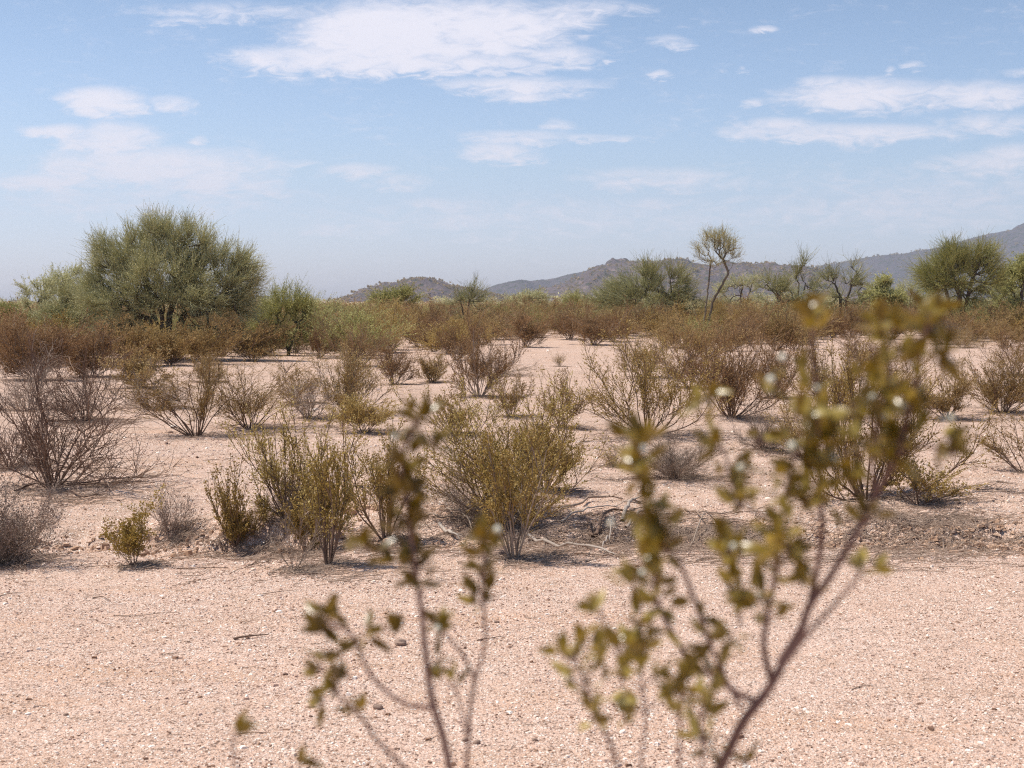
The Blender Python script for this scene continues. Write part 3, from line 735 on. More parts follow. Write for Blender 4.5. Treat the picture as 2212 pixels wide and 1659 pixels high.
place_tree('desert_tree', 'tall thin half-bare tree with forked crooked trunk and round pinkish crown', 'tree', 1520, 735,
           [(1530, 532, 36, 30), (1566, 538, 36, 36), (1508, 552, 24, 24), (1588, 560, 20, 26), (1546, 518, 40, 20), (1540, 575, 34, 20), (1500, 650, 25, 14)],
           [[(1519, 735), (1519, 700), (1526, 655), (1531, 610), (1535, 565)], [(1522, 680), (1538, 655), (1556, 622), (1572, 592), (1560, 562)], [(1520, 690), (1500, 670), (1490, 650)]],
           13, 'pale', 'tan_bark', group=G_T, nodes=130, twigs=7, twl=.42, twr=.0042, leafn=2, leafs=.028, trunk_r=.048, up=.12)
TREES = [
    # label, base x, depth m, lumps, forks, crown, wood, opts
    ('wide grey-green tree with leaning trunk left of the tall thin tree', 1475, 62, [(1460, 655, 42, 20), (1500, 650, 36, 20), (1400, 652, 110, 26), (1330, 655, 60, 22), (1470, 662, 44, 25), (1380, 625, 60, 34), (1430, 610, 50, 30), (1470, 620, 35, 38), (1340, 640, 45, 25), (1450, 650, 50, 30), (1405, 600, 35, 22)], [[(1475, 730), (1462, 672), (1440, 640), (1405, 625)], [(1462, 672), (1450, 625), (1446, 600)]], 'verde', 'bark', dict(nodes=215, twigs=13, twl=.7, twr=.008, leafn=0, leafs=.04, trunk_r=0.084)),
    ('spiky half-bare tree rising above the belt left of the mountain dip', 1727, 70, [(1712, 655, 42, 20), (1752, 650, 36, 20), (1725, 590, 26, 34), (1735, 570, 20, 16), (1700, 625, 26, 18), (1750, 620, 22, 22), (1725, 640, 50, 22)], [[(1727, 720), (1724, 650), (1726, 610)], [(1724, 650), (1740, 610)]], 'verde', 'bark', dict(nodes=60, twigs=9, twl=.7, twr=.009, leafn=0, leafs=.04, trunk_r=0.060)),
    ('low spreading tree with bare fanning limbs left of the spiky tree', 1695, 66, [(1680, 655, 42, 20), (1720, 650, 36, 20), (1650, 615, 26, 22), (1680, 625, 36, 24), (1660, 600, 18, 20)], [[(1695, 725), (1690, 655), (1675, 625)], [(1695, 725), (1680, 640), (1655, 615)]], 'verde', 'bark', dict(nodes=60, twigs=9, twl=.7, twr=.009, leafn=0, leafs=.04, trunk_r=0.060)),
    ('arching open tree in front of the foot of the mountain', 1815, 68, [(1800, 655, 42, 20), (1840, 650, 36, 20), (1795, 600, 30, 20), (1840, 610, 38, 22), (1780, 625, 25, 16), (1838, 575, 12, 18), (1860, 625, 20, 12), (1815, 640, 55, 20)], [[(1815, 725), (1815, 640), (1802, 612)], [(1815, 640), (1840, 605), (1862, 612)]], 'verde', 'bark', dict(nodes=70, twigs=9, twl=.7, twr=.009, leafn=0, leafs=.04, trunk_r=0.066)),
    ('small dense green tree below the mountain slope', 1900, 85, [(1885, 655, 42, 20), (1925, 650, 36, 20), (1890, 622, 22, 18), (1908, 612, 22, 18), (1925, 625, 14, 14), (1900, 640, 34, 16)], [[(1900, 712), (1900, 640), (1902, 615)]], 'green', 'bark', dict(nodes=60, twigs=16, twl=.5, twr=.012, leafn=5, leafs=.09, trunk_r=0.066)),
    ('big rounded olive tree with dark fanning limbs near the right edge', 2075, 60, [(2060, 655, 42, 20), (2100, 650, 36, 20), (2075, 628, 95, 26), (2030, 610, 50, 35), (2050, 580, 60, 40), (2110, 570, 55, 42), (2130, 545, 28, 24), (2060, 550, 40, 24), (2010, 600, 32, 40), (2140, 600, 34, 34), (2080, 615, 80, 26)], [[(2075, 730), (2072, 640), (2055, 600)], [(2072, 645), (2040, 620), (2015, 580)], [(2072, 645), (2100, 600), (2115, 570)]], 'green', 'bark', dict(nodes=300, twigs=12, twl=.7, twr=.008, leafn=0, leafs=.04, trunk_r=0.096)),
    ('green leafy tree cut by the right edge of the picture', 2205, 66, [(2190, 655, 42, 20), (2230, 650, 36, 20), (2200, 600, 44, 34), (2230, 580, 40, 36), (2180, 625, 40, 22)], [[(2205, 725), (2205, 650), (2210, 610)]], 'green', 'bark', dict(nodes=100, twigs=14, twl=.5, twr=.010, leafn=4, leafs=.08, trunk_r=0.078)),
    ('bright green bush-like tree in front of the nearest low hill', 856, 95, [(841, 655, 42, 20), (881, 650, 36, 20), (856, 652, 32, 20), (872, 665, 26, 14), (845, 645, 14, 14)], [[(856, 702), (856, 670), (858, 655)]], 'green', 'bark', dict(nodes=50, twigs=14, twl=.7, twr=.012, leafn=4, leafs=.09, trunk_r=0.054)),
    ('small thin yellow-green tree with bare twigs sticking up near the centre', 1012, 62, [(997, 655, 42, 20), (1037, 650, 36, 20), (1010, 645, 40, 24), (1020, 670, 50, 20), (990, 660, 30, 16), (1020, 625, 25, 15)], [[(1012, 729), (1010, 690), (1015, 650)], [(1010, 690), (995, 650)]], 'verde', 'bark', dict(nodes=75, twigs=8, twl=.55, twr=.006, leafn=0, leafs=.04, trunk_r=0.042)),
    ('small grey-green tree on the horizon right of centre', 1133, 120, [(1118, 655, 42, 20), (1158, 650, 36, 20), (1133, 648, 26, 12), (1110, 652, 20, 8)], [[(1133, 691), (1133, 660), (1134, 650)]], 'verde', 'bark', dict(nodes=40, twigs=13, twl=.7, twr=.014, leafn=3, leafs=.1, trunk_r=0.054)),
    ('hazy olive tree seen behind the tall thin tree', 1600, 95, [(1585, 655, 42, 20), (1625, 650, 36, 20), (1590, 620, 34, 22), (1625, 615, 28, 26), (1560, 630, 26, 18), (1640, 600, 14, 14)], [[(1600, 702), (1600, 640), (1605, 615)], [(1600, 650), (1625, 612)]], 'verde', 'bark', dict(nodes=80, twigs=9, twl=.7, twr=.010, leafn=2, leafs=.06, trunk_r=0.060)),
    ('pale green low tree between the dense green tree and the big rounded one', 1965, 95, [(1950, 655, 42, 20), (1990, 650, 36, 20), (1960, 630, 30, 14), (1990, 628, 30, 16), (1935, 640, 24, 10)], [[(1965, 702), (1965, 650), (1970, 632)]], 'verde', 'bark', dict(nodes=60, twigs=12, twl=.7, twr=.011, leafn=2, leafs=.06, trunk_r=0.060)),
    ('grey-green tree just left of the tall thin tree, hazier', 1335, 110, [(1320, 655, 42, 20), (1360, 650, 36, 20), (1330, 628, 36, 18), (1300, 640, 26, 12), (1250, 648, 40, 8)], [[(1335, 695), (1335, 650), (1325, 632)]], 'verde', 'bark', dict(nodes=70, twigs=12, twl=.7, twr=.012, leafn=2, leafs=.08, trunk_r=0.060)),
]
for i, (lab, bx, dep, lumps, forks, cr, wd, kw) in enumerate(TREES):
    place_tree('desert_tree', lab, 'tree', bx, 700, lumps, forks, 60 + i, cr, wd, depth=dep, group=G_T, **kw)

place_tree('palo_verde_shrub', 'light green feathery bush against the right side of the large green tree', 'bush', 625, 768,
           [(600, 680, 55, 36), (650, 680, 40, 34), (580, 710, 50, 35), (640, 715, 55, 32), (620, 650, 40, 18)], [[(625, 768), (615, 730), (605, 700)], [(620, 750), (645, 700)]],
           83, 'green', 'green_bark', nodes=100, twigs=15, twl=.5, twr=.005, leafn=3, leafs=.03, trunk_r=.05, up=.7, crown_name='twigs')
place_tree('tall_shrub', 'tall grey-green shrub with dark tufted twigs left of the large tree', 'shrub', 125, 765,
           [(85, 640, 45, 40), (130, 620, 45, 40), (60, 665, 25, 25), (160, 600, 24, 24), (120, 680, 55, 30)], [[(125, 765), (110, 700), (85, 650)], [(122, 750), (130, 680), (145, 610)], [(125, 765), (90, 700), (60, 655)]],
           84, 'verde', 'green_bark', nodes=90, twigs=12, twl=.32, twr=.005, leafn=5, leafs=.035, trunk_r=.035, crown_name='twigs')
place_tree('palo_verde_shrub', 'dense grey-green bush against the left side of the large green tree', 'bush', 175, 768,
           [(150, 670, 45, 45), (190, 660, 45, 50), (170, 705, 60, 40), (120, 700, 40, 32)], [[(175, 768), (170, 720), (160, 680)], [(175, 750), (195, 690)]],
           85, 'verde', 'green_bark', nodes=140, twigs=20, twl=.45, twr=.005, leafn=3, leafs=.03, trunk_r=.05, up=.5, crown_name='twigs')
place_tree('palo_verde_shrub', 'pale green low bush at the far left edge behind the rusty shrubs', 'bush', 25, 748,
           [(15, 690, 50, 24), (60, 695, 40, 20), (-40, 690, 40, 25)], [[(25, 748), (25, 710), (20, 690)]],
           86, 'green', 'green_bark', nodes=90, twigs=24, twl=.45, twr=.006, leafn=3, leafs=.04, trunk_r=.05, up=.5, crown_name='twigs')

def low_trees():
    rng = np.random.default_rng(400); protos = []
    for i in range(4):
        lm = [(-.8, 1.3, .9, .7), (.7, 1.4, .9, .75), (0, 1.8, .9, .6), (-1.3, .9, .6, .5), (1.2, .9, .6, .5)]
        W, C = tree_data(410 + i, lm, [np.array([(0, 0, -.05), (.05, 0, .5), (.1, .05, 1.1)])], 75, 11, .65, .009, 1, .05, .07, up=.4)
        a = mesh_quads('trunk', *W, True); a.materials.append(M['bark']); b = mesh_quads('crown', *C); b.materials.append(M[['verde', 'green', 'verde', 'verde'][i]]); protos.append((a, b))
    spots = [(x, d) for x, d in zip(np.linspace(1215, 2290, 22) + rng.normal(0, 14, 22), rng.uniform(62, 125, 22))] + [(x, d) for x, d in zip((715, 770, 905, 950, 1070, 1180, -20, 60, 100), (125, 105, 118, 96, 120, 128, 70, 62, 80))]
    for x, d in spots:
        lab = 'low grey-green desert tree in the row left of the large green tree' if x < 200 else 'low grey-green desert tree behind the scrub belt, below the near low hills' if x < 1215 else 'low grey-green desert tree between the taller trees right of centre'
        a, b = protos[rng.integers(4)]; X = (x - 1106) / FPX * d
        e = empty('desert_tree', (X, d, H(X, d)), lab, 'tree', 'low trees behind the scrub belt'); e.rotation_euler = (0, 0, rng.uniform(0, 6.28)); k = rng.uniform(.75, 1.15) * (.5 if x < 1215 else .78)
        e.scale = (k * rng.uniform(.9, 1.3), k, k)
        link('trunk', a, None, e); link('crown', b, None, e)


low_trees()

# ------------------------------------------------------------------ the belt of scrub
PROTO = []
for i in range(9):
    S, Lv = shrub_data(300 + i, 'belt', .95, .95, 1.3, stems=[18, 20, 22][i % 3], leafk=[1, .85, 1.1][i % 3])
    sm = ['grey_wood', 'dark_wood'][i % 2]; lm = ['rust', 'brown', 'rust', 'brown', 'rust', 'olive', 'rust', 'green', 'brown'][i]
    a = mesh_quads('stems', *S); a.materials.append(M[sm]); b = mesh_quads('foliage', *Lv); b.materials.append(M[lm]); PROTO.append((a, b))
ZONES = [(-400, 110, 'rust-brown shrub in the scrub at the left edge of the view'),
         (110, 290, 'rust-brown shrub in the scrub left of the foot of the large green tree'),
         (290, 560, 'rust-brown shrub in the scrub under the large green tree'),
         (560, 735, 'rust-brown shrub in the scrub between the large green tree and the nearest low hill'),
         (735, 900, 'rust-brown shrub of the dense belt below the top of the nearest low hill'),
         (900, 1060, 'rust-brown shrub of the dense belt around the small yellow-green tree near the centre'),
         (1060, 1230, 'rust-brown shrub of the dense belt below the dip between the two hills'),
         (1230, 1400, 'rust-brown shrub of the dense belt below the wide grey-green tree'),
         (1400, 1600, 'brown shrub of the scrub belt around the foot of the tall thin tree'),
         (1600, 1780, 'brown shrub of the scrub belt below the spiky half-bare tree'),
         (1780, 1980, 'brown shrub of the scrub belt below the small dense green tree'),
         (1980, 2700, 'brown shrub of the scrub belt below the big rounded tree near the right edge')]
FRONT = np.array([(-400, 800), (0, 800), (240, 790), (300, 782), (560, 776), (690, 766), (860, 762), (960, 752), (1130, 744), (1300, 739), (1380, 732), (1440, 745), (1600, 752), (1760, 748), (1830, 722), (1990, 716), (2030, 742), (2120, 735), (2212, 738), (2700, 738)], float)


def front(x): return np.interp(x, FRONT[:, 0], FRONT[:, 1])


def build_belt():
    rng = np.random.default_rng(77); spots = []
    d = 31.0
    while d < 125:
        half = .40 * d
        x = -half + rng.uniform(0, 2)
        while x < half:
            xx = x + rng.normal(0, .35); dd = d + rng.normal(0, .6)
            px = xx / dd * FPX + 1106; py = 650 + EYE / dd * FPX
            if py < front(px) + 1 + rng.normal(0, 9) and not (300 < px < 410 and 38 < dd < 42):
                spots.append((py - front(px), dd, xx, px))
            x += 1.55 + .006 * d
        d += 1.7 + .035 * (d - 31)
    spots.sort(reverse=True)
    rest = []; n = 0
    for q, (dy, dd, xx, px) in enumerate(spots):
        if n >= 290 or not (-60 < px < 2272): rest.append((dd, xx)); continue
        a, b = PROTO[rng.integers(len(PROTO))]
        lab = next(z[2] for z in ZONES if z[0] <= px < z[1])
        hgt = rng.uniform(.62, 1.12) * (.72 if px < 300 else .86 if px < 560 else 1.0)
        e = empty('scrub_shrub', (xx, dd, H(xx, dd)), lab, 'shrub', 'shrubs of the scrub belt'); e.rotation_euler = (0, 0, rng.uniform(0, 6.28))
        w = rng.uniform(.85, 1.2); e.scale = (w, w, hgt)
        link('stems', a, None, e); link('foliage', b, None, e); n += 1
    print('belt spots', len(spots), 'individuals', n)
    # the shrubs behind the front rows, one mass
    lite = []
    for i in range(4):
        S, Lv = shrub_data(340 + i, 'belt', .95, .95, 1.3, stems=7, leafk=.6, twigs_out=False)
        V, F = Lv; V = V.reshape(-1, 4, 3); pick = rng.random(len(V)) < 1400 / len(V); V = V[pick]; c = V.mean(1, keepdims=True); V = c + (V - c) * 2.0
        lite.append(V.reshape(-1, 3))
    parts = []
    for dd, xx in rest:
        V = lite[rng.integers(4)]
        if dd > 70: V = V.reshape(-1, 4, 3)[::2].reshape(-1, 3)
        a = rng.uniform(0, 6.28); c, s_ = math.cos(a), math.sin(a)
        V = V @ np.array([[c, s_, 0], [-s_, c, 0], [0, 0, 1]]) * np.array([1.05, 1.05, rng.uniform(.82, 1.12)]) + np.array([xx, dd, 0]); parts.append(V)
    V = np.concatenate(parts); V[:, 2] += height(V[:, 0], V[:, 1])
    link('scrub_mass', mesh_quads('scrub_mass', V, np.arange(len(V)).reshape(-1, 4)), M['rust'], kind='stuff', label='dense rust-brown scrub behind the front shrubs of the belt', category='scrub')
    rest = []
    # beyond them: far scrub reading as one mass
    k = 3800
    dd = np.exp(rng.uniform(math.log(112), math.log(1500), k)); xx = rng.uniform(-.46, .46, k) * dd
    C = np.stack([xx, dd, dd * 0], 1)
    s = rng.uniform(.7, 1.3, k) * (1 + .3 * sstep(200, 900, dd)); S = np.stack([s * 1.2, s * 1.2, s * rng.uniform(.9, 1.25, k)], 1)
    if rest: 
        R_ = np.array(rest); C = np.vstack([C, np.stack([R_[:, 0], R_[:, 1], R_[:, 0] * 0], 1)]); S = np.vstack([S, np.tile([1.1, 1.1, 1.25], (len(rest), 1))])
    V, F = bush_cloud(rng, C, S, 110, .16)
    link('distant_scrub', mesh_quads('distant_scrub', V, F), M['brown'], kind='stuff', label='far brown scrub merging into a band along the horizon', category='scrub')
    # scattered far green crowns
    k = 260
    dd = np.exp(rng.uniform(math.log(130), math.log(1200), k)); xx = rng.uniform(-.46, .46, k) * dd
    s = rng.uniform(1.0, 2.1, k); C = np.stack([xx, dd, s * .5], 1); S = np.stack([s, s, s * rng.uniform(.7, .95, k)], 1)
    V, F = bush_cloud(rng, C, S, 420, .12)
    link('distant_green_scrub', mesh_quads('distant_green_scrub', V, F), M['verde'], kind='stuff', label='far grey-green tree crowns showing over the brown scrub', category='scrub')


build_belt()

# ------------------------------------------------------------------ gravel, clods, litter
def stones(rng, X, Y, size, flat=.55, sink=.25):
    n = len(X); s = np.asarray(size).reshape(-1, 1, 1)
    base = np.array([(-1, -1, -1), (1, -1, -1), (1, 1, -1), (-1, 1, -1), (-1, -1, 1), (1, -1, 1), (1, 1, 1), (-1, 1, 1)], float)
    v = base[None] * .5 * (1 + rng.normal(0, .22, (n, 8, 3)))
    v[:, 4:, :2] *= .62; v[:, :4, :2] *= rng.uniform(.8, 1.05, (n, 1, 1))
    st = np.stack([rng.uniform(.7, 1.5, n), rng.uniform(.6, 1.1, n), rng.uniform(.4, 1.0, n) * flat], 1)[:, None]
    v = v * st * s
    a = rng.uniform(0, 6.28, n); c, s_ = np.cos(a)[:, None], np.sin(a)[:, None]
    x = v[..., 0] * c - v[..., 1] * s_; y = v[..., 0] * s_ + v[..., 1] * c; z = v[..., 2]
    V = np.stack([x + X[:, None], y + Y[:, None], z + (height(X, Y) + size * flat * sink)[:, None]], -1).reshape(-1, 3)
    q = np.array([(4, 5, 6, 7), (0, 1, 5, 4), (1, 2, 6, 5), (2, 3, 7, 6), (3, 0, 4, 7)])
    F = (np.arange(n)[:, None, None] * 8 + q[None]).reshape(-1, 4)
    return V, F


def scatter(rng, n, y0, y1, wid=.46):
    Y = np.sqrt(rng.uniform(y0 * y0, y1 * y1, n)); return rng.uniform(-wid, wid, n) * Y, Y


def build_gravel():
    rng = np.random.default_rng(9)
    X, Y = scatter(rng, 165000, 4.2, 9.2); keep = rng.random(len(X)) < .35 + 1.9 * (fbm(X * 1.3, Y * 2.2, 4, 71, .6) + .22).clip(0, 1); X, Y = X[keep], Y[keep]; s = rng.gamma(2.0, .0021, len(X)).clip(.0022, .026) * (1 + .5 * fbm(X * .9, Y * 1.2, 2, 75))
    a = stones(rng, X, Y, s)
    X, Y = scatter(rng, 26000, 9.0, 17); s = rng.gamma(2.5, .004, len(X)).clip(.004, .04)
    b = stones(rng, X, Y, s)
    X, Y = scatter(rng, 6000, 17, 60); s = rng.gamma(2.5, .009, len(X)).clip(.01, .08)
    c = stones(rng, X, Y, s)
    V, F = join([a, b, c])
    link('gravel', mesh_quads('gravel', V, F), M['pebble'], kind='stuff', label='pale and dark pebbles strewn over the pink sand', category='gravel')
    # soil clods in the wash
    parts = []
    X = rng.uniform(2.1, 5.0, 5200); Y = 9.55 + rng.normal(0, .30, len(X)); parts.append(stones(rng, X, Y, rng.gamma(2.2, .0075, len(X)).clip(.005, .045), .5))
    X = rng.uniform(-4.6, 2.2, 600); Y = 9.7 + rng.normal(0, .35, len(X)); parts.append(stones(rng, X, Y, rng.gamma(2, .007, len(X)).clip(.004, .05), .7))
    X = rng.normal(-1.1, .35, 260); Y = 10.62 + rng.normal(0, .08, len(X)); parts.append(stones(rng, X, Y, rng.gamma(2.2, .011, len(X)).clip(.006, .06), .8))
    X = rng.normal(-2.2, .8, 600); Y = 9.5 + rng.normal(0, .12, len(X)); parts.append(stones(rng, X, Y, rng.gamma(2.0, .009, len(X)).clip(.005, .05), .8))
    V, F = join(parts)
    link('soil_clods', mesh_quads('soil_clods', V, F), M['clod'], kind='stuff', label='broken brown soil crust along the shallow wash', category='soil')


build_gravel()


def ground_sticks(rng, X, Y, L, r, k=5, wig=.25, lift=.01):
    n = len(X); a = rng.uniform(-.6, .6, n) + (rng.random(n) < .3) * 1.2
    P0 = np.stack([X, Y, X * 0], 1); D = np.stack([np.cos(a), np.sin(a), a * 0], 1)
    P = grow(rng, P0, D, L, k, 0, wig)
    P[..., 2] = height(P[..., 0], P[..., 1]) + lift + np.abs(P[..., 2]) * .3
    return tubes(P, r, np.asarray(r) * .5, 4)


def build_litter():
    rng = np.random.default_rng(31); parts = []
    # fine twigs below the dead wood, and under the shrubs
    for cx, cy, sx, sy, n in ((1360, 1160, 190, 34, 1700), (1560, 1165, 130, 28, 1000), (1950, 1130, 160, 22, 900), (2000, 1175, 240, 36, 1300), (560, 1195, 180, 16, 500), (1110, 1195, 120, 22, 400), (1000, 1130, 110, 35, 500), (140, 1075, 110, 20, 260), (640, 1190, 130, 25, 260),
                              (850, 1190, 110, 14, 90), (700, 1250, 260, 20, 70), (1700, 1215, 300, 10, 160), (700, 925, 60, 8, 100), (2130, 1080, 60, 12, 60), (2120, 905, 90, 8, 120), (1400, 950, 110, 14, 200), (180, 915, 80, 8, 120)):
        c = ground_many(rng.normal(cx, sx * .6, n), rng.normal(cy, sy * .6, n).clip(760, 1600))
        parts.append(ground_sticks(rng, c[:, 0], c[:, 1], rng.uniform(.04, .25, n), rng.uniform(.001, .0035, n), wig=.3))
    for t in SHRUBS:
        bx, by, x0, x1 = t[4:8]
        if by < 790: continue
        c = ground_at(bx, by); w = (x1 - x0) * c[1] / FPX; n = int(220 + 300 * w)
        q = w * (.10 + .30 * rng.random(n)); X = c[0] + .1 * w + rng.normal(0, 1, n) * q; Y = c[1] + rng.normal(0, 1, n) * q
        parts.append(ground_sticks(rng, X, Y, rng.uniform(.02, .16, n), rng.uniform(.001, .003, n), wig=.35, lift=.006))
    X, Y = scatter(rng, 2500, 9, 30); parts.append(ground_sticks(rng, X, Y, rng.uniform(.02, .2, len(X)), rng.uniform(.001, .003, len(X)), lift=.004))
    X, Y = scatter(rng, 1500, 4.2, 9); parts.append(ground_sticks(rng, X, Y, rng.uniform(.02, .10, len(X)), rng.uniform(.0006, .0016, len(X)), lift=.004))
    V, F = join(parts)
    link('twig_litter', mesh_quads('twig_litter', V, F), M['stick'], kind='stuff', label='thin dead twigs littering the sand under the shrubs', category='twigs')


build_litter()

# fallen branches that can be told apart: points in the picture, thickness in metres, material
G_B = 'dead branches fallen along the wash'
BR = [
    ([(1045, 1095), (1075, 1130), (1100, 1150)], .012, 'bleached', 'short pale dead branch slanting at the foot of the slender olive bush', .07),
    ([(950, 1150), (975, 1158), (992, 1168)], .014, 'bleached', 'thick short pale branch left of the slender olive bush', .03),
    ([(1130, 1168), (1200, 1178), (1290, 1192), (1330, 1200)], .013, 'bleached', 'long straight pale branch lying right of the slender olive bush', .03),
    ([(1140, 1165), (1220, 1170), (1300, 1180)], .007, 'stick', 'thin branch lying alongside the long straight pale branch', .03),
    ([(1205, 1110), (1260, 1092), (1310, 1080), (1345, 1083)], .011, 'stick', 'curved brown branch lying uppermost behind the pile of dead wood', .05),
    ([(1210, 1118), (1280, 1104), (1330, 1098)], .008, 'bleached', 'straight pale branch just below the curved brown one', .03),
    ([(1270, 1152), (1275, 1172), (1290, 1165), (1300, 1150), (1330, 1138), (1390, 1125)], .016, 'dark_wood', 'thick crooked dark branch in the middle of the dead wood', .05),
    ([(1345, 1120), (1362, 1100), (1385, 1096)], .016, 'bleached', 'whitish broken stump end behind the crooked dark branch', .06),
    ([(1350, 1128), (1372, 1122), (1392, 1112)], .013, 'bleached', 'second whitish broken piece lying against the stump end', .05),
    ([(1300, 1185), (1318, 1170), (1325, 1150)], .006, 'bleached', 'small curved pale twig standing out right of the crooked dark branch', .09),
    ([(1480, 1122), (1540, 1115), (1620, 1108)], .006, 'stick', 'thin brown branch on the sand right of the dead wood', .03),
    ([(1480, 1142), (1530, 1132), (1590, 1124)], .007, 'stick', 'thin brown branch lying behind the heap of fine dead twigs', .04),
    ([(1490, 1178), (1520, 1150), (1560, 1140)], .006, 'grey_wood', 'grey branch sticking up from the heap of fine dead twigs', .12),
    ([(1240, 1197), (1290, 1205), (1345, 1203)], .007, 'stick', 'thin curved branch in front of the dead wood', .02),
    ([(960, 1085), (1010, 1120), (1035, 1165)], .009, 'grey_wood', 'grey drooping branch leaning left of the slender olive bush', .12),
    ([(900, 1078), (950, 1098), (1000, 1112)], .006, 'grey_wood', 'thin grey branch lying left of the broad dense bush', .05),
    ([(30, 1062), (80, 1052), (120, 1056)], .010, 'dark_wood', 'dark branch lying left of the foot of the large dead shrub', .03),
    ([(125, 1056), (180, 1078), (225, 1072)], .010, 'dark_wood', 'dark branch lying right of the foot of the large dead shrub', .03),
    ([(505, 1382), (535, 1380), (570, 1374)], .006, 'dark_wood', 'short dark stick lying alone on the near gravel', .012),
    ([(375, 1229), (430, 1230), (495, 1227)], .004, 'dark_wood', 'long thin stick at the gravel edge right of the small yellow-green bush', .01),
    ([(560, 1285), (600, 1282), (645, 1276)], .003, 'stick', 'thin bent stick on the gravel below the tall olive bushes', .01),
    ([(248, 1330), (300, 1334), (345, 1328), (390, 1325)], .0025, 'stick', 'very long thin curved twig on the gravel at the left', .01),
    ([(1030, 1384), (1062, 1382), (1092, 1376)], .003, 'stick', 'thin stick on the gravel between the two near blurred sprigs', .008),
    ([(515, 1585), (550, 1586), (585, 1584)], .002, 'stick', 'thin twig beside the lowest blurred sprig at the lower left', .006),
    ([(0, 1288), (20, 1285), (48, 1281)], .003, 'stick', 'thin pale twig at the left edge of the gravel', .008),
    ([(200, 1293), (222, 1292), (236, 1300)], .004, 'dark_wood', 'short dark stick on the gravel at the left', .01),
    ([(1870, 1235), (1960, 1234), (2050, 1238)], .003, 'stick', 'long thin twig along the foot of the broken soil', .01),
    ([(1840, 1490), (1860, 1484), (1880, 1482)], .0025, 'stick', 'small thin twig on the gravel at the lower right', .006),
    ([(2110, 907), (2160, 905), (2220, 908)], .006, 'bleached', 'pale thin branch lying near the right edge below the olive-brown bush', .02),
]
for i, (pts, r, mt, lab, lift) in enumerate(BR):
    rng = np.random.default_rng(500 + i)
    P = np.array([ground_at(*p) for p in pts]); c = P[0].copy()
    t = np.linspace(0, 1, 14); q = np.stack([np.interp(t, np.linspace(0, 1, len(P)), P[:, j]) for j in range(3)], 1)
    L = np.linalg.norm(q[-1] - q[0]); q[:, :2] += np.cumsum(rng.normal(0, .006 * L, (14, 2)), 0)
    q[:, 2] = height(q[:, 0], q[:, 1]) + r * .8 + lift * np.sin(t * math.pi) * rng.uniform(.3, .8) + lift * .25 * t
    parts = [tubes((q - c)[None], [r], [r * .45], 7)]
    if r > .0055:
        _, p1, d1 = sprout(rng, (q - c)[None], 5, .3, .95, 35); d1[:, 2] = np.abs(d1[:, 2]) * .2
        parts.append(tubes(grow(rng, p1, d1, rng.uniform(.08, .3, len(p1)) * min(.6, L), 5, 0, .12), r * .4, r * .15, 4))
    o = link('fallen_branch' if r > .0055 else 'stick', mesh_quads('fallen_branch', *join(parts), True), M[mt], label=lab, category='branch' if r > .0055 else 'stick', group=G_B if r > .0055 else 'sticks lying on the gravel')
    o.location = c

ROCKS = [(817, 1531, 12, 'dark brown stone, the roundest on the near gravel below the left sprig'), (668, 1527, 11, 'pale flat stone on the near gravel left of the dark round stone'), (866, 1393, 14, 'flat brown stone on the gravel left of the main stem of the left sprig'),
         (1073, 1345, 6, 'small brown stone on the gravel in the middle'), (1004, 1600, 8, 'small dark stone on the gravel low in the middle'), (1030, 1606, 9, 'flat grey stone beside the small dark one low in the middle'),
         (1155, 1600, 7, 'small reddish stone on the gravel low in the middle'), (2060, 1150, 6, 'dark red stone on the soil at the right'), (1860, 1155, 5, 'small grey stone on the soil below the arching bush'),
         (1078, 1202, 17, 'brown flaky clod on the sand left of the slender olive bush'), (368, 928, 6, 'small red-brown stone beside the shrub with fanning stems'), (142, 1545, 6, 'small reddish stone on the gravel near the lower left')]
for i, (x, y, w, lab) in enumerate(ROCKS):
    rng = np.random.default_rng(800 + i); p = ground_at(x, y); s = w * p[1] / FPX
    nu, nv = 12, 8
    u = np.linspace(0, 2 * math.pi, nu, endpoint=False); v = np.linspace(.02, math.pi - .02, nv)
    Ug, Vg = np.meshgrid(u, v); D = np.stack([np.cos(Ug) * np.sin(Vg), np.sin(Ug) * np.sin(Vg), np.cos(Vg)], -1)
    R = 1 + .35 * fbm(D[..., 0] * 1.3 + 5 + i, D[..., 1] * 1.3 + D[..., 2] * 1.7, 3, 900 + i)
    Vv = (D * R[..., None] * s * np.array([1.0, .8, .62]) + np.array([0, 0, s * .3])).reshape(-1, 3)
    a = np.arange(nv - 1)[:, None] * nu; b = np.arange(nu)[None]; F = np.stack([a + b, a + nu + b, a + nu + (b + 1) % nu, a + (b + 1) % nu], -1).reshape(-1, 4)
    o = link('stone', mesh_quads('stone', Vv, F), M['rock'] if 'pale' not in lab else M['pebble'], label=lab, category='stone', group='larger stones on the sand'); o.location = p

# ------------------------------------------------------------------ near creosote sprigs, out of focus
def leaf_mat():
    m = plant_mat('near_leaves', [(.075, .044, .006), (.15, .097, .012), (.24, .17, .024), (.44, .36, .11)], .25, .26, spec=.5, tcol=(1.2, 1.0, .5))
    return m


M['near_leaf'] = leaf_mat()
M['near_stem'] = plant_mat('near_stem', [(.10, .045, .035), (.16, .080, .062), (.23, .13, .105)], .55)
M['near_glint'] = plant_mat('near_glint_beads', [(.55, .55, .40), (.75, .74, .6), (.85, .85, .75)], .35, .2, spec=.7)  # whitish colour imitating sun glints on the glossy leaves


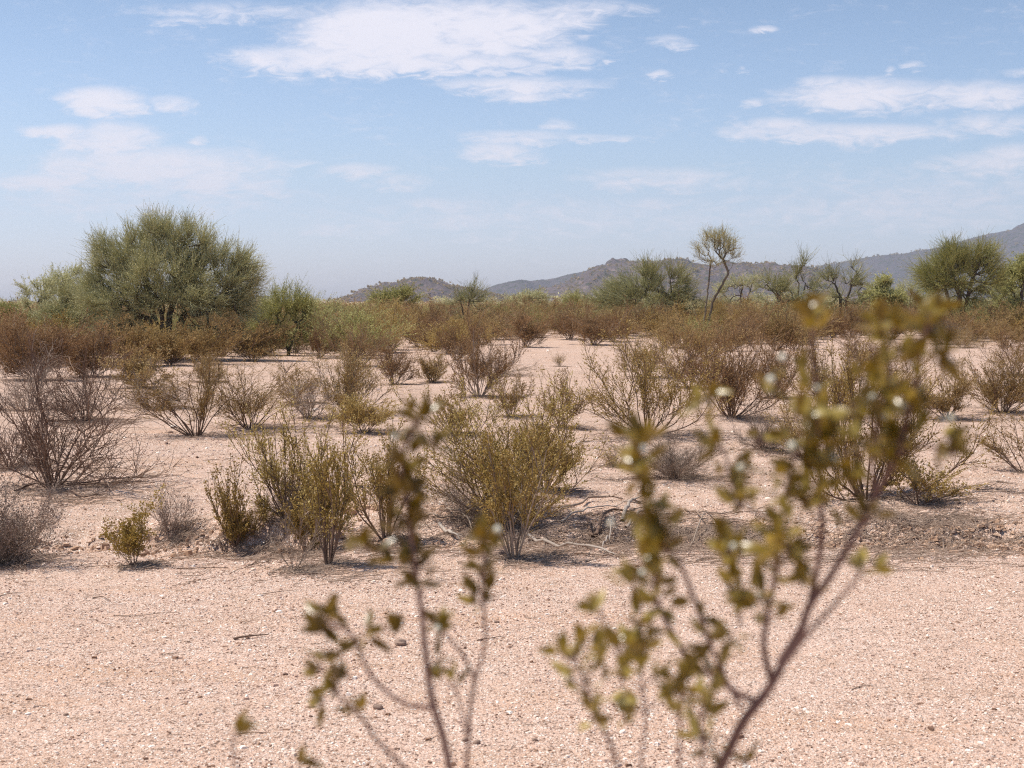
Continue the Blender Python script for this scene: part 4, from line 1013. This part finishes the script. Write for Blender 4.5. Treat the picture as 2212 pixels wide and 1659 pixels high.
def near_leaf_mesh(rng, p, d, n, L, W):
    """cupped pointed leaves: p, d, n arrays; 3 x 6 grid each."""
    k = 6; t = np.linspace(0, 1, k); w = np.sin(t ** .8 * math.pi) ** .8 * (1 - .15 * t); w[-1] = .02; w[0] = .05
    side = norm(np.cross(d, n)); n = np.cross(side, d); L = L[:, None, None]; Wd = W[:, None, None]
    bend = rng.uniform(-.25, .45, len(p))[:, None, None]
    mid = p[:, None] + d[:, None] * (t[None, :, None] * L) + n[:, None] * (bend * L * (t[None, :, None] ** 2))
    e = side[:, None] * (w[None, :, None] * Wd * .5); up = n[:, None] * (w[None, :, None] * Wd * .18)
    V = np.stack([mid - e + up, mid, mid + e + up], 2)      # n, k, 3, 3
    N_ = len(p); i = np.arange(N_)[:, None, None] * k * 3; j = np.arange(k - 1)[None, :, None] * 3; c = np.arange(2)[None, None]
    F = np.stack([i + j + c, i + j + c + 1, i + j + 3 + c + 1, i + j + 3 + c], -1).reshape(-1, 4)
    return V.reshape(-1, 3), F


def near_plant(label, root, branches, leafspec, glints, seed):
    rng = np.random.default_rng(seed); parts, lp, ld_ = [], [], []
    rootp = np.array([root[0], root[1], H(root[0], root[1])])
    for (pts, dep, ra, rb, lr, density, ground) in branches:
        P = np.array([at(x, y, dep + dz) for (x, y, *r_) in pts for dz in [r_[0] if r_ else 0]])
        # a smooth line through the points
        n = len(P); t = np.linspace(0, n - 1, 6 * n); q = []
        for tt in t:
            i = min(int(tt), n - 2); f = tt - i; p0, p1, p2, p3 = P[max(i - 1, 0)], P[i], P[i + 1], P[min(i + 2, n - 1)]
            q.append(.5 * ((2 * p1) + (-p0 + p2) * f + (2 * p0 - 5 * p1 + 4 * p2 - p3) * f * f + (-p0 + 3 * p1 - 3 * p2 + p3) * f ** 3))
        q = np.array(q)
        if ground:
            ra *= 1.1
            s = np.linspace(0, 1, 14)[:-1, None]; g = rootp + rng.normal(0, .02, 3) * np.array([1, 1, 0])
            d0 = norm(q[1] - q[0]); low = q[0] - d0 * .25
            low = (1 - s) ** 2 * g + 2 * s * (1 - s) * low + s ** 2 * q[0]
            parts.append(tubes(low[None].repeat(1, 0), [ra * 1.5], [ra], 8)); parts.append(tubes(np.stack([low[-1], q[0]])[None], [ra], [ra], 8))
        ra *= (1 if ground else 1.45); rb *= 1.3
        parts.append(tubes(q[None], [ra], [rb], 8))
        # swollen nodes with leaves in opposite pairs
        L = np.linalg.norm(np.diff(q, axis=0), axis=1); cum = np.concatenate([[0], np.cumsum(L)]); tot = cum[-1]
        s = lr[0] * tot
        while s < lr[1] * tot:
            i = min(int(np.searchsorted(cum, s)), len(q) - 1); i = max(i, 1); p = q[i]; d = norm(q[i] - q[i - 1])
            if rng.random() < density:
                perp = norm(np.cross(d, rng.normal(size=3)))
                for sg in (1, -1):
                    if rng.random() < .92:
                        base = p.copy(); dd = norm(perp * sg * .8 + d * .7 + np.array([0, 0, .25]))
                        tl = rng.uniform(.001, .013)
                        tip = base + dd * tl; parts.append(tubes(np.stack([base, tip])[None], [.0006], [.0004], 5))
                        a = norm(np.cross(dd, rng.normal(size=3)))
                        for s2 in (1, -1): lp.append(tip); ld_.append(norm(dd * .8 + a * s2 * .55))
            s += rng.uniform(.005, .011)
        for _ in range(2): lp.append(q[-1]); ld_.append(norm(norm(q[-1] - q[-2]) + rng.normal(size=3) * .6))
    for (x, y, dep, n, sp) in leafspec:
        c = at(x, y, dep); k = dep / FPX
        o = c + np.array([0, 0, -sp * .5 * k]); stem0 = o + np.array([rng.normal() * .002, 0, -sp * .5 * k])
        parts.append(tubes(np.stack([stem0, o, c])[None], [.0007], [.0004], 5))
        for _ in range(int(n * 1.2 + 1)):
            v = norm(rng.normal(size=3) + np.array([0, 0, .5])); lp.append(o + (v * rng.uniform(.1, sp * .85) + np.array([0, 0, rng.uniform(-.5, .5) * sp])) * k); ld_.append(norm(v + rng.normal(size=3) * .5))
    p = np.array(lp); d = np.array(ld_); nn = norm(rng.normal(size=p.shape) + np.array([-.3, .1, .6]))
    sc = rng.uniform(.7, 1.25, len(p))
    e = empty('creosote_bush', rootp, label, 'bush', 'near bush sprigs out of focus')
    LV, LF = near_leaf_mesh(rng, p, d, nn, .0136 * sc, .0066 * sc * rng.uniform(.8, 1.2, len(p)))
    SV, SF = join(parts)
    link('stems', mesh_quads('stems', SV - rootp, SF, True), M['near_stem'], e)
    link('leaves', mesh_quads('leaves', LV - rootp, LF, True), M['near_leaf'], e)
    # pale beads added to stand in for bright glints on the leaves
    nu, nv = 10, 7; u = np.linspace(0, 2 * math.pi, nu, endpoint=False); v = np.linspace(.02, math.pi - .02, nv); Ug, Vg = np.meshgrid(u, v)
    D = np.stack([np.cos(Ug) * np.sin(Vg), np.sin(Ug) * np.sin(Vg), np.cos(Vg)], -1).reshape(-1, 3)
    a = np.arange(nv - 1)[:, None] * nu; b = np.arange(nu)[None]; FF = np.stack([a + b, a + nu + b, a + nu + (b + 1) % nu, a + (b + 1) % nu], -1).reshape(-1, 4)
    for (x, y, dep, r) in glints:
        c = at(x, y, dep) - rootp
        link('glint_bead', mesh_quads('glint_bead', D * r + c, FF, True), M['near_glint'], e)


LD, RD = .86, .80
near_plant('blurred nearest creosote sprig left of centre, one tall leafy stem with side twigs', (-.03, 1.02),
    [([(978, 1700), (962, 1610), (938, 1530), (928, 1480), (918, 1400), (912, 1330), (903, 1270), (893, 1200), (885, 1130), (876, 1060), (868, 1000), (885, 940), (905, 900)], LD, .0022, .0007, (.50, 1.0), .75, True),
     ([(940, 1528), (880, 1522), (825, 1485), (785, 1430), (765, 1375), (722, 1350), (700, 1335)], LD - .01, .0010, .0006, (.75, 1.0), .5, False),
     ([(1003, 1700), (1012, 1600), (1016, 1530), (1026, 1470), (1046, 1400), (1048, 1340), (1040, 1280), (1045, 1220), (1052, 1170)], LD + .04, .0013, .0006, (.72, 1.0), .35, True),
     ([(1026, 1470), (1000, 1415), (965, 1375), (948, 1350)], LD + .04, .0008, .0005, (.7, 1.0), .4, False),
     ([(925, 1700), (870, 1655), (815, 1600), (785, 1555), (755, 1525), (725, 1495)], LD - .02, .0012, .0006, (.75, 1.0), .4, True),
     ([(1010, 1590), (990, 1510), (975, 1470)], LD + .04, .0006, .0004, (.6, 1.0), .3, False),
     ([(508, 1720), (508, 1640), (500, 1610), (512, 1585)], LD - .04, .0008, .0005, (.8, 1.0), .3, True),
     ([(640, 1760), (645, 1690), (646, 1650)], LD - .02, .0006, .0004, (.9, 1.0), .3, True)],
    [(905, 905, LD, 6, 34), (935, 945, LD, 5, 26), (875, 1010, LD, 8, 30), (880, 1060, LD, 9, 30), (890, 1110, LD, 8, 30), (850, 1130, LD, 6, 26), (865, 1200, LD, 8, 34), (895, 1225, LD, 5, 22), (790, 1175, LD, 4, 26),
     (700, 1330, LD, 6, 30), (722, 1312, LD, 4, 22), (690, 1420, LD, 4, 26), (695, 1435, LD, 3, 20), (757, 1455, LD, 3, 18), (733, 1405, LD, 2, 14), (790, 1355, LD, 3, 20), (835, 1350, LD, 4, 22), (700, 1500, LD, 3, 20),
     (942, 1425, LD, 3, 20), (1040, 1275, LD + .04, 4, 26), (1035, 1215, LD + .04, 4, 26), (1040, 1140, LD + .04, 5, 30), (980, 1340, LD + .04, 3, 22), (945, 1360, LD + .04, 4, 22), (512, 1580, LD - .04, 1, 8), (646, 1640, LD, 1, 10), (770, 1180, LD, 3, 18), (820, 1190, LD, 3, 20)],
    [(1075, 1144, LD + .02, .0024), (945, 1357, LD + .02, .0020), (780, 1510, LD - .01, .0022), (668, 1343, LD, .0022), (853, 944, LD, .0020), (828, 1205, LD, .0014)], 21)

near_plant('blurred nearest creosote bush right of centre, many leafy branches from a thick slanting stem', (.11, .95),
    [([(1535, 1700), (1565, 1640), (1605, 1560), (1640, 1515), (1668, 1475), (1690, 1435), (1725, 1380), (1748, 1310), (1790, 1250), (1850, 1150), (1895, 1060), (1935, 985), (1960, 900), (1980, 820), (1995, 740), (2010, 680)], RD, .0030, .0008, (.50, 1.0), .65, True),
     ([(1668, 1475), (1655, 1430), (1650, 1380), (1660, 1320), (1672, 1260), (1680, 1200), (1690, 1130), (1700, 1060), (1715, 990), (1730, 930)], RD, .0015, .0006, (.15, 1.0), .55, False),
     ([(1748, 1310), (1765, 1230), (1775, 1150), (1772, 1080), (1765, 1000), (1770, 920), (1762, 820), (1755, 740), (1758, 690)], RD + .03, .0014, .0006, (.35, .95), .6, False),
     ([(1690, 1440), (1740, 1375), (1790, 1320), (1838, 1265), (1858, 1235)], RD - .03, .0010, .0006, (.97, 1.0), .2, False),
     ([(1680, 1430), (1718, 1370), (1740, 1330), (1760, 1290)], RD + .05, .0009, .0006, (.97, 1.0), .1, False),
     ([(1640, 1520), (1590, 1495), (1540, 1460), (1490, 1435)], RD + .02, .0014, .0009, (.6, 1.0), .3, False),
     ([(1490, 1435), (1462, 1385), (1440, 1345), (1418, 1295), (1415, 1230), (1425, 1180), (1410, 1110), (1395, 1050), (1385, 990), (1378, 940)], RD + .02, .0012, .0006, (.25, 1.0), .7, False),
     ([(1520, 1350), (1498, 1290), (1470, 1220), (1440, 1190), (1428, 1150)], RD, .0011, .0007, (.5, 1.0), .5, False),
     ([(1600, 1530), (1560, 1450), (1530, 1380), (1515, 1330)], RD - .01, .0010, .0006, (.5, 1.0), .3, False),
     ([(1345, 1700), (1320, 1610), (1290, 1550), (1270, 1500), (1255, 1450), (1235, 1415), (1205, 1408)], RD + .03, .0012, .0005, (.35, 1.0), .5, True),
     ([(1392, 1700), (1385, 1640), (1395, 1560), (1390, 1510), (1385, 1450), (1395, 1400)], RD + .05, .0010, .0005, (.5, 1.0), .35, True),
     ([(1468, 1700), (1468, 1620), (1470, 1540), (1475, 1470)], RD + .02, .0011, .0006, (.4, 1.0), .25, True),
     ([(1512, 1700), (1520, 1610), (1512, 1560), (1520, 1520)], RD - .02, .0009, .0005, (.5, 1.0), .4, True),
     ([(1600, 1100), (1580, 1040), (1565, 980), (1530, 950)], RD + .04, .0007, .0005, (.3, 1.0), .5, False),
     ([(1690, 1130), (1640, 1110), (1605, 1090), (1590, 1060)], RD + .03, .0007, .0005, (.5, 1.0), .5, False),
     ([(1890, 1070), (1885, 980), (1900, 900), (1920, 820), (1915, 720), (1910, 690)], RD + .04, .0010, .0005, (.2, 1.0), .6, False),
     ([(1600, 1350), (1590, 1280), (1585, 1220), (1575, 1180)], RD + .03, .0008, .0005, (.3, 1.0), .5, False),
     ([(1672, 1280), (1620, 1290), (1590, 1250)], RD, .0007, .0005, (.5, 1.0), .5, False),
     ([(1935, 985), (1990, 960), (2040, 975), (2065, 975)], RD, .0007, .0005, (.4, 1.0), .4, False),
     ([(1345, 1480), (1330, 1400), (1300, 1340), (1295, 1310)], RD + .02, .0007, .0004, (.7, 1.0), .5, False),
     ([(1590, 1720), (1608, 1670), (1612, 1640)], RD, .0008, .0005, (.8, 1.0), .3, True)],
    [(1740, 665, RD, 3, 26), (1775, 668, RD, 3, 26), (1905, 690, RD, 5, 34), (1940, 700, RD + .03, 3, 22), (2000, 690, RD, 9, 44), (2020, 740, RD, 8, 40), (2030, 770, RD, 5, 30), (1960, 770, RD, 6, 36),
     (1530, 840, RD + .04, 6, 32), (1510, 875, RD + .04, 3, 28), (1870, 810, RD, 6, 34), (1905, 830, RD, 6, 34), (1850, 870, RD, 6, 34), (1900, 880, RD, 7, 36), (1680, 820, RD, 4, 34), (1720, 870, RD, 5, 34), (1960, 870, RD, 5, 30), (2005, 870, RD, 4, 30),
     (1370, 940, RD, 5, 30), (1385, 990, RD, 7, 36), (1370, 1010, RD, 5, 30), (1390, 1080, RD, 9, 36), (1440, 1130, RD, 9, 40), (1430, 1165, RD, 7, 34), (1385, 1200, RD, 8, 40), (1375, 1230, RD, 6, 36),
     (1690, 1145, RD - .02, 12, 44), (1700, 1175, RD - .02, 8, 36), (1640, 1270, RD, 9, 40), (1610, 1280, RD, 5, 30), (1670, 1060, RD, 6, 36), (1740, 1060, RD, 6, 36), (1780, 1040, RD, 9, 40), (1800, 1000, RD, 7, 36), (1750, 990, RD, 7, 36), (1830, 950, RD, 8, 40), (1860, 960, RD, 8, 40), (1780, 940, RD, 7, 36), (1900, 940, RD, 8, 36), (1930, 920, RD, 6, 34), (1960, 950, RD, 5, 30),
     (1420, 1290, RD, 7, 34), (1380, 1335, RD, 8, 36), (1370, 1385, RD, 6, 30), (1340, 1385, RD, 3, 22), (1390, 1375, RD, 5, 26), (1290, 1410, RD, 4, 28), (1220, 1408, RD, 3, 22), (1262, 1380, RD, 2, 24), (1295, 1310, RD, 3, 20), (1300, 1420, RD, 3, 22), (1730, 1245, RD, 5, 24), (1560, 1420, RD, 4, 26), (1580, 1360, RD, 3, 20), (1480, 1390, RD, 3, 22), (1500, 1440, RD, 3, 20), (1455, 1485, RD, 3, 22), (1520, 1530, RD, 4, 22), (1540, 1600, RD, 4, 22), (1280, 1540, RD, 4, 22), (1325, 1510, RD, 4, 20), (1350, 1545, RD, 3, 20), (1615, 1640, RD, 2, 14), (1415, 1450, RD, 3, 20),
     (1560, 955, RD + .04, 4, 26), (1570, 1180, RD + .03, 6, 34), (1585, 1210, RD + .03, 5, 28), (1640, 930, RD + .04, 4, 30), (1610, 1020, RD + .04, 5, 30), (1590, 1090, RD + .04, 4, 30), (1650, 1010, RD + .04, 4, 26), (1880, 1110, RD, 3, 24), (2060, 975, RD, 3, 20), (2045, 745, RD, 4, 26)],
    [(1712, 965, RD, .0030), (1390, 968, RD, .0024), (1885, 858, RD, .0023), (1953, 873, RD, .0024), (2055, 903, RD, .0020), (2036, 905, RD, .0017), (1912, 900, RD, .0016), (1665, 820, RD, .0024), (1600, 850 + 160, RD, .0020), (1690, 772, RD, .0022), (1765, 838, RD, .0015), (1528, 1368, RD, .0015), (1388, 1238, RD, .0022), (1585, 1180, RD, .0020), (1640, 1285, RD, .0016), (1685, 1125, RD, .0015), (1800, 990, RD, .0020), (1320, 1130, RD, .0018), (1510, 1600, RD, .0018)], 22)

# ------------------------------------------------------------------ haze
def box_mesh(name, lo, hi):
    x0, y0, z0 = lo; x1, y1, z1 = hi
    V = [(x0, y0, z0), (x1, y0, z0), (x1, y1, z0), (x0, y1, z0), (x0, y0, z1), (x1, y0, z1), (x1, y1, z1), (x0, y1, z1)]
    F = [(3, 2, 1, 0), (4, 5, 6, 7), (0, 1, 5, 4), (1, 2, 6, 5), (2, 3, 7, 6), (3, 0, 4, 7)]
    return mesh_quads(name, V, F)


hm = bpy.data.materials.new('haze'); hm.use_nodes = True; N = hm.node_tree.nodes; N.clear()
pv = N.new('ShaderNodeVolumePrincipled'); ho = N.new('ShaderNodeOutputMaterial'); hm.node_tree.links.new(pv.outputs[0], ho.inputs['Volume'])
pv.inputs['Color'].default_value = (.78, .86, 1, 1); pv.inputs['Density'].default_value = 0.000125; pv.inputs['Anisotropy'].default_value = .2
hz = link('haze', box_mesh('haze', (-6600, -6600, -8), (6600, 6600, 480)), hm, kind='stuff', label='thin blue daytime haze over the desert', category='haze')
